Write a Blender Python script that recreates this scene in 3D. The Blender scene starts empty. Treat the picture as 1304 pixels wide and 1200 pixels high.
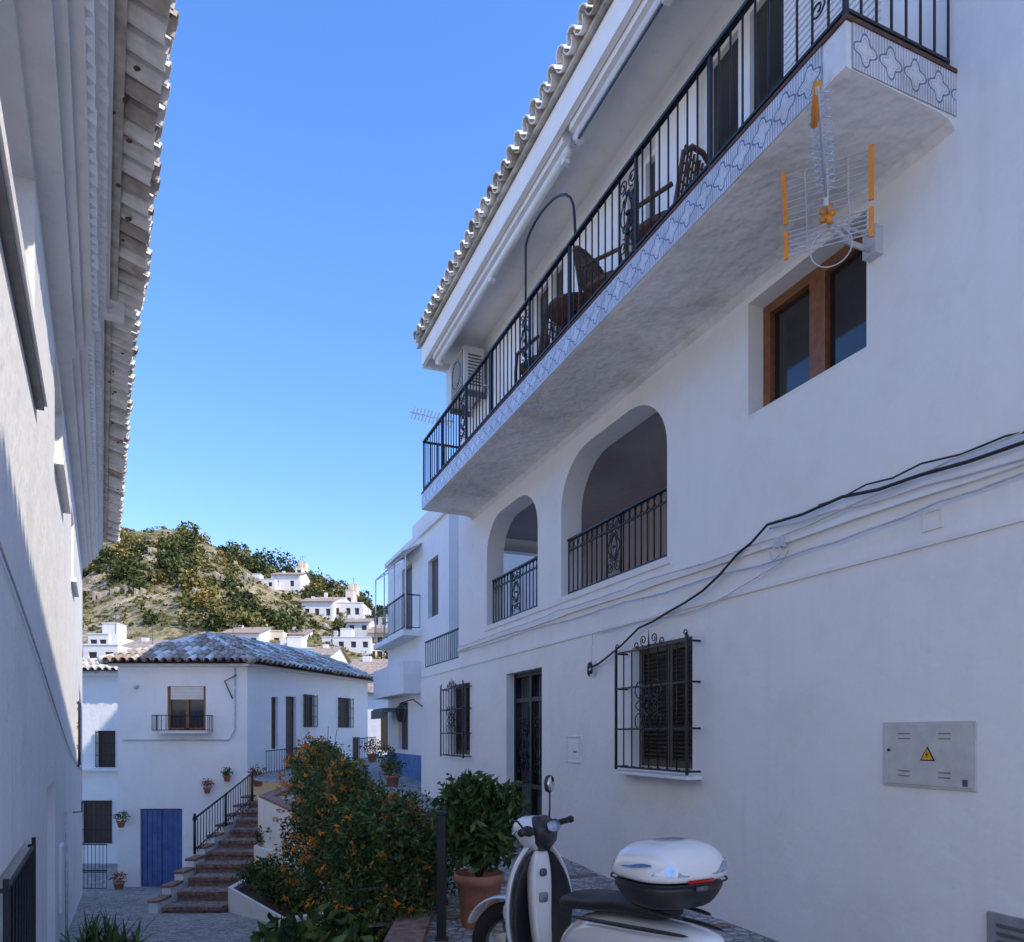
import bpy, math, random
import numpy as np
from mathutils import Vector, Matrix
random.seed(7); rng=np.random.default_rng(7)
S=bpy.context.scene
PI=math.pi
# ------------------------------------------------------------------ materials
def newmat(name):
    m=bpy.data.materials.new(name); m.use_nodes=True
    nt=m.node_tree; b=nt.nodes["Principled BSDF"]
    return m,nt,b
def noise(nt,vec,scale,detail=5,rough=.6):
    n=nt.nodes.new("ShaderNodeTexNoise"); n.inputs["Scale"].default_value=scale
    n.inputs["Detail"].default_value=detail; n.inputs["Roughness"].default_value=rough
    nt.links.new(vec,n.inputs["Vector"]); return n
def ramp(nt,fac,stops):
    r=nt.nodes.new("ShaderNodeValToRGB"); e=r.color_ramp.elements
    while len(e)<len(stops): e.new(.5)
    for i,(p,c) in enumerate(stops):
        e[i].position=p; e[i].color=(c[0],c[1],c[2],1)
    nt.links.new(fac,r.inputs[0]); return r
def mixc(nt,fac,a,b,mode='MIX'):
    m=nt.nodes.new("ShaderNodeMix"); m.data_type='RGBA'; m.blend_type=mode
    for s,i in ((fac,0),(a,6),(b,7)):
        if isinstance(s,(int,float)): m.inputs[i].default_value=s
        elif isinstance(s,tuple): m.inputs[i].default_value=(s[0],s[1],s[2],1)
        else: nt.links.new(s,m.inputs[i])
    return m.outputs[2]
def bumps(nt,b,pairs):
    prev=None
    for h,st,dist in pairs:
        n=nt.nodes.new("ShaderNodeBump"); n.inputs["Strength"].default_value=st; n.inputs["Distance"].default_value=dist
        nt.links.new(h,n.inputs["Height"])
        if prev: nt.links.new(prev,n.inputs["Normal"])
        prev=n.outputs[0]
    nt.links.new(prev,b.inputs["Normal"])
def plaster(name,col=(.8,.8,.8),dirt=(.6,.58,.53),amt=.5,bump=1.0,streak=.35,fine=.02):
    m,nt,b=newmat(name); tc=nt.nodes.new("ShaderNodeTexCoord").outputs["Object"]
    n1=noise(nt,tc,1.3,5,.68); n2=noise(nt,tc,6,2,.6)
    mp=nt.nodes.new("ShaderNodeMapping"); mp.inputs["Scale"].default_value=(4,4,.35); nt.links.new(tc,mp.inputs[0])
    n5=noise(nt,mp.outputs[0],1.6,2,.7)
    r1=ramp(nt,n1.outputs[0],[(.48,(0,0,0)),(.75,(amt,amt,amt))])
    r5=ramp(nt,n5.outputs[0],[(.55,(0,0,0)),(.8,(streak,streak,streak))])
    mx=nt.nodes.new("ShaderNodeMath"); mx.operation='MAXIMUM'; nt.links.new(r1.outputs[0],mx.inputs[0]); nt.links.new(r5.outputs[0],mx.inputs[1])
    c=mixc(nt,mx.outputs[0],col,dirt)
    nt.links.new(c,b.inputs["Base Color"]); b.inputs["Roughness"].default_value=.88
    b.inputs["Specular IOR Level"].default_value=.2
    if bump>0: bumps(nt,b,[(n1.outputs[0],.3*bump,.05),(n2.outputs[0],.3*bump,fine)])
    return m
def simple(name,col,rough=.6,metal=0,var=.15,scale=6,bump=0,spec=.5,coat=0):
    m,nt,b=newmat(name); tc=nt.nodes.new("ShaderNodeTexCoord").outputs["Object"]
    n=noise(nt,tc,scale,3,.65)
    lo=tuple(x*(1-var) for x in col); hi=tuple(min(1,x*(1+var)) for x in col)
    r=ramp(nt,n.outputs[0],[(.3,lo),(.7,hi)])
    nt.links.new(r.outputs[0],b.inputs["Base Color"])
    b.inputs["Roughness"].default_value=rough; b.inputs["Metallic"].default_value=metal
    b.inputs["Specular IOR Level"].default_value=spec; b.inputs["Coat Weight"].default_value=coat
    if bump:
        n2=noise(nt,tc,scale*6,2,.6); bumps(nt,b,[(n2.outputs[0],.5,bump)])
    return m
def leafmat(name,col,var=.35,tr_=.25):
    m,nt,b=newmat(name); tc=nt.nodes.new("ShaderNodeTexCoord").outputs["Object"]
    n=noise(nt,tc,7 if tr_ else .3,2,.6)
    lo=tuple(x*(1-var) for x in col); hi=tuple(min(1,x*(1+var)) for x in col)
    r=ramp(nt,n.outputs[0],[(.35,lo),(.65,hi)])
    nt.links.new(r.outputs[0],b.inputs["Base Color"]); b.inputs["Roughness"].default_value=.5 if tr_ else .8
    b.inputs["Specular IOR Level"].default_value=.35 if tr_ else .1
    if tr_:
        tr=nt.nodes.new("ShaderNodeBsdfTranslucent"); nt.links.new(r.outputs[0],tr.inputs[0])
        mx=nt.nodes.new("ShaderNodeMixShader"); mx.inputs[0].default_value=tr_
        out=nt.nodes["Material Output"]
        nt.links.new(b.outputs[0],mx.inputs[1]); nt.links.new(tr.outputs[0],mx.inputs[2]); nt.links.new(mx.outputs[0],out.inputs[0])
    return m
def cobble(name,a=(.42,.4,.36),bb=(.16,.15,.14),scale=11):
    m,nt,b=newmat(name); tc=nt.nodes.new("ShaderNodeTexCoord").outputs["Object"]
    v=nt.nodes.new("ShaderNodeTexVoronoi"); v.feature='DISTANCE_TO_EDGE'; v.inputs["Scale"].default_value=scale
    v2=nt.nodes.new("ShaderNodeTexVoronoi"); v2.inputs["Scale"].default_value=scale
    nt.links.new(tc,v.inputs[0]); nt.links.new(tc,v2.inputs[0])
    sep=nt.nodes.new("ShaderNodeSeparateColor"); nt.links.new(v2.outputs["Color"],sep.inputs[0])
    st=ramp(nt,sep.outputs[0],[(0,tuple(x*.6 for x in a)),(.5,a),(1,tuple(min(1,x*1.35) for x in a))])
    e=ramp(nt,v.outputs[0],[(.02,(0,0,0)),(.09,(1,1,1))])
    c=mixc(nt,e.outputs[0],bb,st.outputs[0])
    n1=noise(nt,tc,.8,3,.6); rr=ramp(nt,n1.outputs[0],[(.3,(.7,.7,.7)),(.65,(1,1,1))])
    c=mixc(nt,1.0,c,rr.outputs[0],'MULTIPLY')
    nt.links.new(c,b.inputs["Base Color"]); b.inputs["Roughness"].default_value=.75
    e2=ramp(nt,v.outputs[0],[(0,(0,0,0)),(.25,(1,1,1))])
    bumps(nt,b,[(e2.outputs[0],.7,.03)])
    return m
M={}
M['wall']=plaster("white_limewash",(.91,.895,.875),(.72,.69,.65),.4,1.4,.22)
M['wall2']=plaster("aged_limewash",(.88,.865,.845),(.62,.59,.55),.45,1.7)
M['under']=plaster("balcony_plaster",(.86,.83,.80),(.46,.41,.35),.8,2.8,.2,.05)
M['far']=plaster("far_limewash",(.74,.71,.68),(.55,.52,.48),.35,0)
M['cream']=plaster("cream_limewash",(.72,.62,.48),(.5,.45,.35),.3,0)
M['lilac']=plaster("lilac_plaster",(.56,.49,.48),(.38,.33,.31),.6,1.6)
M['rock']=plaster("dry_stone",(.42,.36,.28),(.2,.17,.12),.8,0)
M['iron']=simple("black_iron",(.022,.022,.025),.45,.2,.3,20)
M['wood']=simple("varnished_wood",(.25,.10,.04),.4,0,.3,14)
M['dwood']=simple("dark_shutter",(.06,.04,.03),.5,0,.3,14)
M['glass']=simple("dark_glass",(.015,.017,.02),.06,0,.1,3,0,.8)
M['white']=simple("white_metal",(.84,.83,.82),.4,0,.06,5)
M['acw']=simple("air_conditioner_enamel",(.62,.60,.56),.45,0,.06,5)
M['grey']=simple("grey_box_paint",(.60,.59,.56),.5,0,.1,9)
M['dgrey']=simple("dark_grey_metal",(.13,.13,.14),.5,.2,.2,9)
M['mgrey']=simple("mid_grey_metal",(.30,.30,.31),.5,.1,.2,9)
M['steel']=simple("galvanised_steel",(.62,.62,.64),.45,.4,.1,9)
M['orange']=simple("orange_plastic",(.85,.30,.02),.4,0,.1,9)
M['yellow']=simple("yellow_sign",(.85,.42,.03),.5,0,.05,9)
M['terra']=simple("terracotta",(.46,.19,.12),.75,0,.25,7,.004)
M['brick']=simple("brick_edging",(.27,.165,.125),.85,0,.45,12,.006)
M['blue']=simple("blue_door_paint",(.075,.13,.34),.55,0,.2,5)
M['dado']=simple("blue_dado",(.10,.22,.48),.7,0,.25,5)
M['rust']=simple("rusty_iron",(.13,.06,.04),.8,.1,.4,12)
M['tilew']=simple("painted_roof_tile",(.82,.78,.72),.8,0,.2,5,.006)
M['tileg']=simple("weathered_roof_tile",(.50,.44,.38),.85,0,.4,5,.006)
M['tiled']=simple("dark_roof_tile",(.15,.10,.08),.85,0,.4,5,.006)
M['tileb']=simple("brownish_roof_tile",(.36,.27,.21),.85,0,.45,5,.006)
M['cobble2']=cobble("cobblestone_light",(.5,.475,.44),(.22,.2,.19),13)
M['tread']=cobble("stair_cobble",(.36,.33,.30),(.17,.15,.14),14)
M['rattan']=simple("rattan",(.13,.06,.035),.6,0,.4,30,.004)
M['soil']=simple("soil",(.06,.04,.03),.95,0,.3,20,.01)
M['bark']=simple("bark",(.12,.09,.06),.9,0,.3,20,.01)
M['cable']=simple("black_cable",(.015,.015,.016),.5,0,.2,9)
M['gcable']=simple("painted_cable",(.6,.6,.62),.6,0,.2,9)
# scooter
M['pearl']=simple("pearl_white_paint",(.84,.83,.82),.12,0,.02,3,0,.5,.8)
M['bplast']=simple("black_plastic",(.03,.03,.032),.4,0,.2,20)
M['seat']=simple("black_vinyl",(.02,.02,.021),.5,0,.2,30,.001)
M['rubber']=simple("tyre_rubber",(.02,.02,.02),.85,0,.2,20)
M['red']=simple("red_lens",(.5,.01,.01),.1,0,.1,9,0,.8)
M['lens']=simple("clear_lens",(.42,.50,.66),.05,.3,.5,12,0,.8)
M['decal']=simple("blue_decal",(.12,.22,.50),.2,0,.4,25,0,.5,.5)
M['chrome']=simple("chrome",(.7,.7,.72),.1,1,.05,9)
M['mirror']=simple("mirror_glass",(.75,.78,.8),.02,1,.02,9)
# foliage
M['lf1']=leafmat("leaf_dark",(.04,.08,.02)); M['lf2']=leafmat("leaf_mid",(.075,.13,.032)); M['lf3']=leafmat("leaf_light",(.16,.21,.055))
M['lf4']=leafmat("leaf_dry",(.19,.14,.06))
M['fl']=leafmat("orange_blossom",(.85,.28,.03),.25); M['flr']=leafmat("red_blossom",(.6,.03,.05),.25)
M['pine1']=leafmat("pine_dark",(.045,.062,.022),.3,0); M['pine2']=leafmat("pine_mid",(.095,.11,.036),.3,0); M['scrub']=leafmat("scrub_olive",(.20,.175,.065),.3,0)
M['autumn']=leafmat("yellow_foliage",(.38,.25,.06),.3,0)
def hillmat():
    m,nt,b=newmat("hill_scrub"); tc=nt.nodes.new("ShaderNodeTexCoord").outputs["Object"]
    n=noise(nt,tc,.08,5,.7); n2=noise(nt,tc,.55,4,.75)
    r=ramp(nt,n.outputs[0],[(.36,(.17,.15,.06)),(.5,(.33,.27,.15)),(.62,(.48,.38,.27))])
    r2=ramp(nt,n2.outputs[0],[(.42,(.35,.36,.22)),(.56,(1.,1.,1.))])
    c=mixc(nt,1.0,r.outputs[0],r2.outputs[0],'MULTIPLY')
    nt.links.new(c,b.inputs["Base Color"]); b.inputs["Roughness"].default_value=.95
    bumps(nt,b,[(n2.outputs[0],.8,1.2)])
    return m
M['hill']=hillmat()
def azulejo():
    m,nt,b=newmat("azulejo_tile")
    uv=nt.nodes.new("ShaderNodeTexCoord").outputs["UV"]
    sp=nt.nodes.new("ShaderNodeSeparateXYZ"); nt.links.new(uv,sp.inputs[0])
    def mt(op,a,b2=None):
        n=nt.nodes.new("ShaderNodeMath"); n.operation=op
        for i,x in enumerate((a,b2)):
            if x is None: continue
            if isinstance(x,(int,float)): n.inputs[i].default_value=x
            else: nt.links.new(x,n.inputs[i])
        return n.outputs[0]
    fx=mt('SUBTRACT',mt('FRACT',sp.outputs[0]),.5); fy=mt('MULTIPLY',mt('SUBTRACT',sp.outputs[1],.5),1.25)
    r=mt('SQRT',mt('ADD',mt('MULTIPLY',fx,fx),mt('MULTIPLY',fy,fy)))
    th=mt('ARCTAN2',fy,fx)
    rad=mt('ADD',.36,mt('MULTIPLY',mt('COSINE',mt('MULTIPLY',th,4)),.09))
    d=mt('SUBTRACT',r,rad)
    line=mt('LESS_THAN',mt('ABSOLUTE',d),.035)
    line2=mt('LESS_THAN',mt('ABSOLUTE',mt('ADD',d,.12)),.014)
    outside=mt('GREATER_THAN',d,.045)
    hatch=mt('LESS_THAN',mt('FRACT',mt('MULTIPLY',sp.outputs[0],9)),.45)
    oh=mt('MULTIPLY',mt('MULTIPLY',outside,hatch),.6)
    fac=mt('MAXIMUM',mt('MAXIMUM',line,mt('MULTIPLY',line2,.6)),oh)
    edge=mt('GREATER_THAN',mt('ABSOLUTE',fx),.485)
    c=mixc(nt,fac,(.78,.75,.73),(.20,.21,.32)); c=mixc(nt,mt('MULTIPLY',edge,.5),c,(.35,.32,.3))
    tc=nt.nodes.new("ShaderNodeTexCoord").outputs["Object"]; n=noise(nt,tc,5,3,.7)
    rr=ramp(nt,n.outputs[0],[(.3,(.75,.72,.68)),(.6,(1,1,1))]); c=mixc(nt,1.0,c,rr.outputs[0],'MULTIPLY')
    nt.links.new(c,b.inputs["Base Color"]); b.inputs["Roughness"].default_value=.25
    return m
M['azu']=azulejo()

# ------------------------------------------------------------------ mesh builder
class MB:
    def __init__(s): s.v=[];s.f=[];s.m=[];s.s=[];s.mats=[];s.uvs={}
    def mi(s,mat):
        m=M[mat] if isinstance(mat,str) else mat
        if m not in s.mats: s.mats.append(m)
        return s.mats.index(m)
    def add(s,vs,fs,mat,smooth=False):
        o=len(s.v); s.v+= [tuple(p) for p in vs]; k=s.mi(mat)
        for f in fs: s.f.append(tuple(o+i for i in f)); s.m.append(k); s.s.append(smooth)
    def quad(s,a,b,c,d,mat,uv=None):
        if uv: s.uvs[len(s.f)]=uv
        s.add([a,b,c,d],[(0,1,2,3)],mat)
    def hexa(s,p,mat):
        s.add(p,[(0,3,2,1),(4,5,6,7),(0,1,5,4),(1,2,6,5),(2,3,7,6),(3,0,4,7)],mat)
    def box(s,x0,x1,y0,y1,z0,z1,mat):
        s.hexa([(x0,y0,z0),(x1,y0,z0),(x1,y1,z0),(x0,y1,z0),(x0,y0,z1),(x1,y0,z1),(x1,y1,z1),(x0,y1,z1)],mat)
    def pbox(s,P,a0,a1,z0,z1,d0,d1,mat):
        s.hexa([P(a0,z0,d0),P(a1,z0,d0),P(a1,z0,d1),P(a0,z0,d1),P(a0,z1,d0),P(a1,z1,d0),P(a1,z1,d1),P(a0,z1,d1)],mat)
    def tube(s,pts,r,mat,n=6,closed=False):
        P=[Vector(p) for p in pts]; m=len(P)
        if m<2: return
        R=r if isinstance(r,(list,tuple)) else [r]*m
        T=[]
        for i in range(m):
            a=P[i-1] if (i>0 or closed) else P[0]; b=P[(i+1)%m] if (i<m-1 or closed) else P[-1]
            t=(b-a); T.append(t.normalized() if t.length>1e-9 else Vector((0,0,1)))
        u=T[0].orthogonal().normalized(); vs=[]
        for i in range(m):
            u=(u-T[i]*u.dot(T[i])); u=u.normalized() if u.length>1e-6 else T[i].orthogonal().normalized()
            w=T[i].cross(u)
            for k in range(n):
                q=2*PI*k/n; vs.append(P[i]+(u*math.cos(q)+w*math.sin(q))*R[i])
        fs=[]
        for i in range(m if closed else m-1):
            j=(i+1)%m
            for k in range(n): fs.append((i*n+k,i*n+(k+1)%n,j*n+(k+1)%n,j*n+k))
        if not closed: fs+= [tuple(range(n))[::-1],tuple((m-1)*n+k for k in range(n))]
        s.add(vs,fs,mat,n>4)
    def rings(s,rs,mat,cap=True,smooth=True):
        n=len(rs[0]); vs=[p for r in rs for p in r]; fs=[]
        for i in range(len(rs)-1):
            for k in range(n): fs.append((i*n+k,i*n+(k+1)%n,(i+1)*n+(k+1)%n,(i+1)*n+k))
        if cap: fs+=[tuple(range(n))[::-1],tuple((len(rs)-1)*n+k for k in range(n))]
        s.add(vs,fs,mat,smooth)
    def build(s,name,parent=None,subsurf=0,bevel=0):
        me=bpy.data.meshes.new(name); me.from_pydata(s.v,[],s.f)
        for m in s.mats: me.materials.append(m)
        me.polygons.foreach_set("material_index",s.m); me.polygons.foreach_set("use_smooth",s.s)
        if s.uvs:
            L=me.uv_layers.new(name="UVMap")
            for fi,uv in s.uvs.items():
                for k,li in enumerate(me.polygons[fi].loop_indices): L.data[li].uv=uv[k]
        me.update(); o=bpy.data.objects.new(name,me); S.collection.objects.link(o)
        if parent: o.parent=parent
        if bevel:
            bm=o.modifiers.new("b","BEVEL"); bm.width=bevel; bm.segments=2; bm.limit_method='ANGLE'
        if subsurf:
            ss=o.modifiers.new("s","SUBSURF"); ss.levels=subsurf; ss.render_levels=subsurf
        return o
def empty(name,loc=(0,0,0),rz=0,parent=None):
    o=bpy.data.objects.new(name,None); S.collection.objects.link(o); o.location=loc; o.rotation_euler=(0,0,rz)
    if parent: o.parent=parent
    return o
def ring(c,a1,a2,r1,r2,n=16,p=2.0):
    c=Vector(c);a1=Vector(a1);a2=Vector(a2); out=[]
    for k in range(n):
        q=2*PI*k/n; x=math.cos(q); y=math.sin(q)
        out.append(c+a1*r1*math.copysign(abs(x)**(2/p),x)+a2*r2*math.copysign(abs(y)**(2/p),y))
    return out
def wall(mb,P,a0,a1,z0,z1,ops,mat):
    A=sorted({a0,a1}|{o['a'][i] for o in ops for i in (0,1)}); Z=sorted({z0,z1}|{o['z'][i] for o in ops for i in (0,1)})
    A=[a for a in A if a0<=a<=a1]; Z=[z for z in Z if z0<=z<=z1]
    for i in range(len(A)-1):
        for j in range(len(Z)-1):
            ca=(A[i]+A[i+1])/2; cz=(Z[j]+Z[j+1])/2
            if any(o['a'][0]<ca<o['a'][1] and o['z'][0]<cz<o['z'][1] for o in ops): continue
            mb.quad(P(A[i],Z[j],0),P(A[i+1],Z[j],0),P(A[i+1],Z[j+1],0),P(A[i],Z[j+1],0),mat)
    for o in ops:
        b0,b1=o['a']; c0,c1=o['z']; d=o.get('d',.2); r=o.get('r',0); rm=o.get('m',mat); rz=o.get('rz',r)
        path=[(b0,c0)]
        if r:
            L=[(b0+r-r*math.cos(t),c1-rz+rz*math.sin(t)) for t in [PI/2*k/10 for k in range(11)]]
            R=[(b1-r+r*math.sin(t),c1-rz+rz*math.cos(t)) for t in [PI/2*k/10 for k in range(11)]]
            path+=L+R
            for seq,cn in ((L,(b0,c1)),(R,(b1,c1))):
                for k in range(10): mb.add([P(*cn,0),P(*seq[k],0),P(*seq[k+1],0)],[(0,1,2)],mat)
        else: path+=[(b0,c1),(b1,c1)]
        path+=[(b1,c0)]
        for k in range(len(path)):
            p=path[k]; q=path[(k+1)%len(path)]
            if abs(p[0]-q[0])+abs(p[1]-q[1])<1e-6: continue
            mb.quad(P(p[0],p[1],0),P(q[0],q[1],0),P(q[0],q[1],d),P(p[0],p[1],d),rm)
def spiral(P,a,z,R,t0,dr,turn=1.6,d=0,n=16):
    return [P(a+R*(1-.75*k/n)*math.cos(t0+dr*turn*2*PI*k/n),z+R*(1-.75*k/n)*math.sin(t0+dr*turn*2*PI*k/n),d) for k in range(n+1)]
def scroll_panel(mb,P,a,z0,z1,w,d,r=.006,mat='iron'):
    zc=(z0+z1)/2; h=(z1-z0)
    for sg in (-1,1):
        pts=[P(a+sg*w*.5*math.sin(PI*k/12),z0+h*.28+h*.44*k/12,d) for k in range(13)]; mb.tube(pts,r,mat,5)
        pts=[P(a+sg*w*.25*math.sin(PI*k/12),z0+h*.28+h*.44*k/12,d) for k in range(13)]; mb.tube(pts,r,mat,5)
        for zz,dd in ((z0+h*.16,1),(z1-h*.16,-1)):
            mb.tube(spiral(P,a+sg*w*.33,zz,w*.3,PI/2*dd,sg*dd,1.5,d),r,mat,5)
            mb.tube(spiral(P,a+sg*w*.2,zc+(zz-zc)*.45,w*.16,PI/2*dd,-sg*dd,1.3,d,10),r,mat,5)
    for zz in (z0+h*.28,zc,z1-h*.28): mb.pbox(P,a-.02,a+.02,zz-.012,zz+.012,d-.012,d+.012,mat)
def railing(mb,P,a0,a1,zb,zt,d,sp=.115,panels=(),r=.0075,pw=.26,mat='iron'):
    mb.pbox(P,a0,a1,zt-.012,zt+.012,d-.022,d+.022,mat); mb.pbox(P,a0,a1,zb,zb+.018,d-.012,d+.012,mat)
    n=max(1,int(round((a1-a0)/sp)))
    for k in range(n+1):
        a=a0+(a1-a0)*k/n
        if any(abs(a-p)<pw*.5 for p in panels): continue
        mb.tube([P(a,zb,d),P(a,zt,d)],r,mat,5)
    for p in panels:
        for sg in (-1,1): mb.tube([P(p+sg*pw*.5,zb,d),P(p+sg*pw*.5,zt,d)],r*1.3,mat,5)
        scroll_panel(mb,P,p,zb+.02,zt-.02,pw*.85,d,r*.8,mat)
def barrel(mb,o,du,dd,ncol,nrow,pitch,L,r,mats,keep=None,seg=6,jit=.008,panmats=None):
    o=Vector(o);du=Vector(du).normalized();dd=Vector(dd).normalized();up=du.cross(dd)
    if up.z<0: up=-up
    for c in range(ncol):
        for w in range(nrow):
            for kind in (0,1):
                base=o+du*(pitch*(c+(.5 if kind else 0))+random.uniform(-jit,jit))-dd*(w*L*.82+random.uniform(-jit,jit)*1.5+(.03 if kind else 0))
                ctr=base-dd*L*.5
                if keep and not keep(ctr): continue
                sg=1 if kind==0 else -1; off=(.025 if kind==0 else r*.75)
                vs=[];th=.014
                for e,(t,rr) in enumerate(((0,r),(L,r*.86))):
                    lift=.02*(1-e)
                    for q in range(seg+1):
                        an=PI*q/seg
                        for rad in (rr,rr-th):
                            vs.append(base-dd*t+du*rad*math.cos(an)+up*(sg*rad*math.sin(an)+off+lift))
                fs=[];k=2*(seg+1)
                for q in range(seg):
                    a=2*q
                    fs+=[(a,a+2,k+a+2,k+a),(a+1,k+a+1,k+a+3,a+3),(a,a+1,a+3,a+2),(k+a,k+a+2,k+a+3,k+a+1)]
                mb.add(vs,fs,random.choice(panmats if (kind and panmats) else mats),False)
def leaves(name,blobs,size,mats,weights,parent=None,shell=.5,asp=.45,core=None,seed=1,droop=0.0):
    r=np.random.default_rng(seed); C=[]
    for (cx,cy,cz,rx,ry,rz,n) in blobs:
        d=r.normal(size=(n,3)); d/=np.linalg.norm(d,axis=1)[:,None]
        ph=r.uniform(0,6.28,3)
        lump=1+.16*np.sin(d[:,0]*5+ph[0])*np.cos(d[:,1]*6+ph[1])+.12*np.sin(d[:,2]*9+ph[2]+d[:,0]*7)
        rad=(shell+(1-shell)*r.random(n)**.6)*lump
        C.append(np.c_[cx+d[:,0]*rad*rx,cy+d[:,1]*rad*ry,cz+d[:,2]*rad*rz])
    C=np.concatenate(C); n=len(C)
    a=r.normal(size=(n,3)); a[:,2]-=droop; a/=np.linalg.norm(a,axis=1)[:,None]
    b=r.normal(size=(n,3)); b=np.cross(a,b); b/=np.linalg.norm(b,axis=1)[:,None]
    s=size*r.uniform(.6,1.3,n)[:,None]
    V=np.stack([C-a*s*.5,C-a*s*.05+b*s*asp*.5,C+a*s*.5,C-a*s*.05-b*s*asp*.5],axis=1).reshape(-1,3)
    me=bpy.data.meshes.new(name); me.vertices.add(4*n); me.vertices.foreach_set("co",V.ravel())
    me.loops.add(4*n); me.loops.foreach_set("vertex_index",np.arange(4*n,dtype=np.int32))
    me.polygons.add(n); me.polygons.foreach_set("loop_start",np.arange(0,4*n,4,dtype=np.int32))
    try: me.polygons.foreach_set("loop_total",np.full(n,4,dtype=np.int32))
    except Exception: pass
    for m in mats: me.materials.append(M[m])
    w=np.array(weights,float); w/=w.sum()
    me.polygons.foreach_set("material_index",r.choice(len(mats),n,p=w).astype(np.int32))
    me.update(calc_edges=True); o=bpy.data.objects.new(name,me); S.collection.objects.link(o)
    if parent: o.parent=parent
    return o

# ------------------------------------------------------------------ frames
PSI=math.radians(22.6); PHI=math.radians(29.3)
cA,sA=math.cos(PSI),math.sin(PSI); cL,sL=math.cos(PHI),math.sin(PHI)
def A2W(X,Y,Z=0): return (X*cA-Y*sA, X*sA+Y*cA, Z)

# ================================================================== RIGHT HOUSE
HA=empty("white_balcony_house",(0,0,0),PSI)
PF=lambda a,z,d:(4+d,a,z)
mb=MB()
ground_ops=[dict(a=(5.41,6.42),z=(-.33,.88),d=.16),dict(a=(8.6,9.82),z=(-1.75,.87),d=.2),dict(a=(11.42,12.5),z=(-.36,.86),d=.16)]
wall(mb,PF,-4,14.4,-1.75,1.13,ground_ops,'wall')
wall(mb,PF,-4,12,1.16,3.57,[dict(a=(8.73,10.63),z=(1.67,3.3),d=.28,r=.62,rz=.55),dict(a=(5.8,8.04),z=(1.67,3.33),d=.28,r=.7,rz=.6),dict(a=(3.54,4.68),z=(2.52,3.45),d=.2)],'wall')
wall(mb,PF,-4,12,3.57,6.2,[dict(a=(4.3,5.35),z=(3.84,5.95),d=.15),dict(a=(6.0,6.7),z=(4.55,5.8),d=.15),dict(a=(8.0,9.0),z=(3.84,5.95),d=.15)],'wall')
mb.box(3.985,4.0,-4,14.4,1.13,1.16,'wall2')
yy=-4.0; pz=1.43; px_=3.965
while yy<12:
    y2=min(12,yy+.45); nz_=1.43+random.uniform(-.008,.008); nx_=3.967+random.uniform(-.006,.006)
    mb.hexa([(px_,yy,pz),(4,yy,pz),(4,y2,nz_),(nx_,y2,nz_),(px_+.006,yy,pz+.045),(4,yy,pz+.05),(4,y2,nz_+.05),(nx_+.006,y2,nz_+.045)],'wall2'); yy=y2;pz=nz_;px_=nx_
mb.box(3.98,4.0,5.75,10.7,1.60,1.67,'wall2')
PE=lambda a,z,d:(a,12-d,z)
wall(mb,PE,4,10,1.16,6.2,[dict(a=(4.3,5.5),z=(1.7,3.2),d=.2)],'wall')
mb.quad((4,14.4,-1.75),(10,14.4,-1.75),(10,14.4,1.3),(4,14.4,1.3),'wall')
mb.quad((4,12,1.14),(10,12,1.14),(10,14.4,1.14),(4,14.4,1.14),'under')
mb.box(4.0,4.16,12.0,14.4,1.16,1.32,'wall'); mb.box(4.16,10,14.24,14.4,1.16,1.32,'wall')
mb.quad((10,-4,-1.75),(10,14.4,-1.75),(10,14.4,7),(10,-4,7),'wall')
mb.quad((4,-4,-1.75),(10,-4,-1.75),(10,-4,7),(4,-4,7),'wall')
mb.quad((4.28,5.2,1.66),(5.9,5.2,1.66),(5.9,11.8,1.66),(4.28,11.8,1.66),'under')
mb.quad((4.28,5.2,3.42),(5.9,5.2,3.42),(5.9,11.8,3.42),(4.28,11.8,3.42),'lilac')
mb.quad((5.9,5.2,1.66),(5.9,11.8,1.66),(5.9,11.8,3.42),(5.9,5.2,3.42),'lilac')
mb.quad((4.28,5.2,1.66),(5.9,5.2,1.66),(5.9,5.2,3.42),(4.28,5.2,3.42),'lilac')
mb.quad((5.5,11.8,1.66),(5.9,11.8,1.66),(5.9,11.8,3.42),(5.5,11.8,3.42),'wall')
mb.build("walls",HA)
mb=MB()
mb.box(3.29,4.0,-4,11.6,6.15,6.2,'wall2'); mb.box(3.23,3.29,-4,11.6,6.03,6.33,'wall')
mb.box(3.26,10,11.6,11.68,6.03,6.4,'wall')
mb.box(3.29,10,-4,-3.9,6.05,6.4,'wall')
mb.hexa([(3.17,-4,6.33),(10,-4,9.0),(10,11.7,9.0),(3.17,11.7,6.33),(3.17,-4,6.37),(10,-4,9.05),(10,11.7,9.05),(3.17,11.7,6.37)],'tileg')
barrel(mb,(3.09,-3.9,6.34),(0,1,0),(-7,0,-2.68),74,4,.21,.42,.088,['tilew','tilew','tilew','tileg'])
mb.build("roof",HA)
mb=MB()
y0,y1=2.92,11.3; xo=3.15
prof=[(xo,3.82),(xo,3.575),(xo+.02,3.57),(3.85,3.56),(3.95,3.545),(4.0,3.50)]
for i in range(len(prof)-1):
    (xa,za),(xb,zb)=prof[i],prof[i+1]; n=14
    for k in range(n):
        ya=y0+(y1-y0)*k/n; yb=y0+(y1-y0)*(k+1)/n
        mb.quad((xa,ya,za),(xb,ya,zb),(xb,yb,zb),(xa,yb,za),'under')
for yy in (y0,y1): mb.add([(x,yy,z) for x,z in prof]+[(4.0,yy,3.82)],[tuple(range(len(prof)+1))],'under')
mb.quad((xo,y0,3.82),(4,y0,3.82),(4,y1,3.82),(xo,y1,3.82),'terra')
mb.box(xo-.012,xo+.06,y0-.012,y1+.01,3.822,3.845,'rust')
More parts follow.
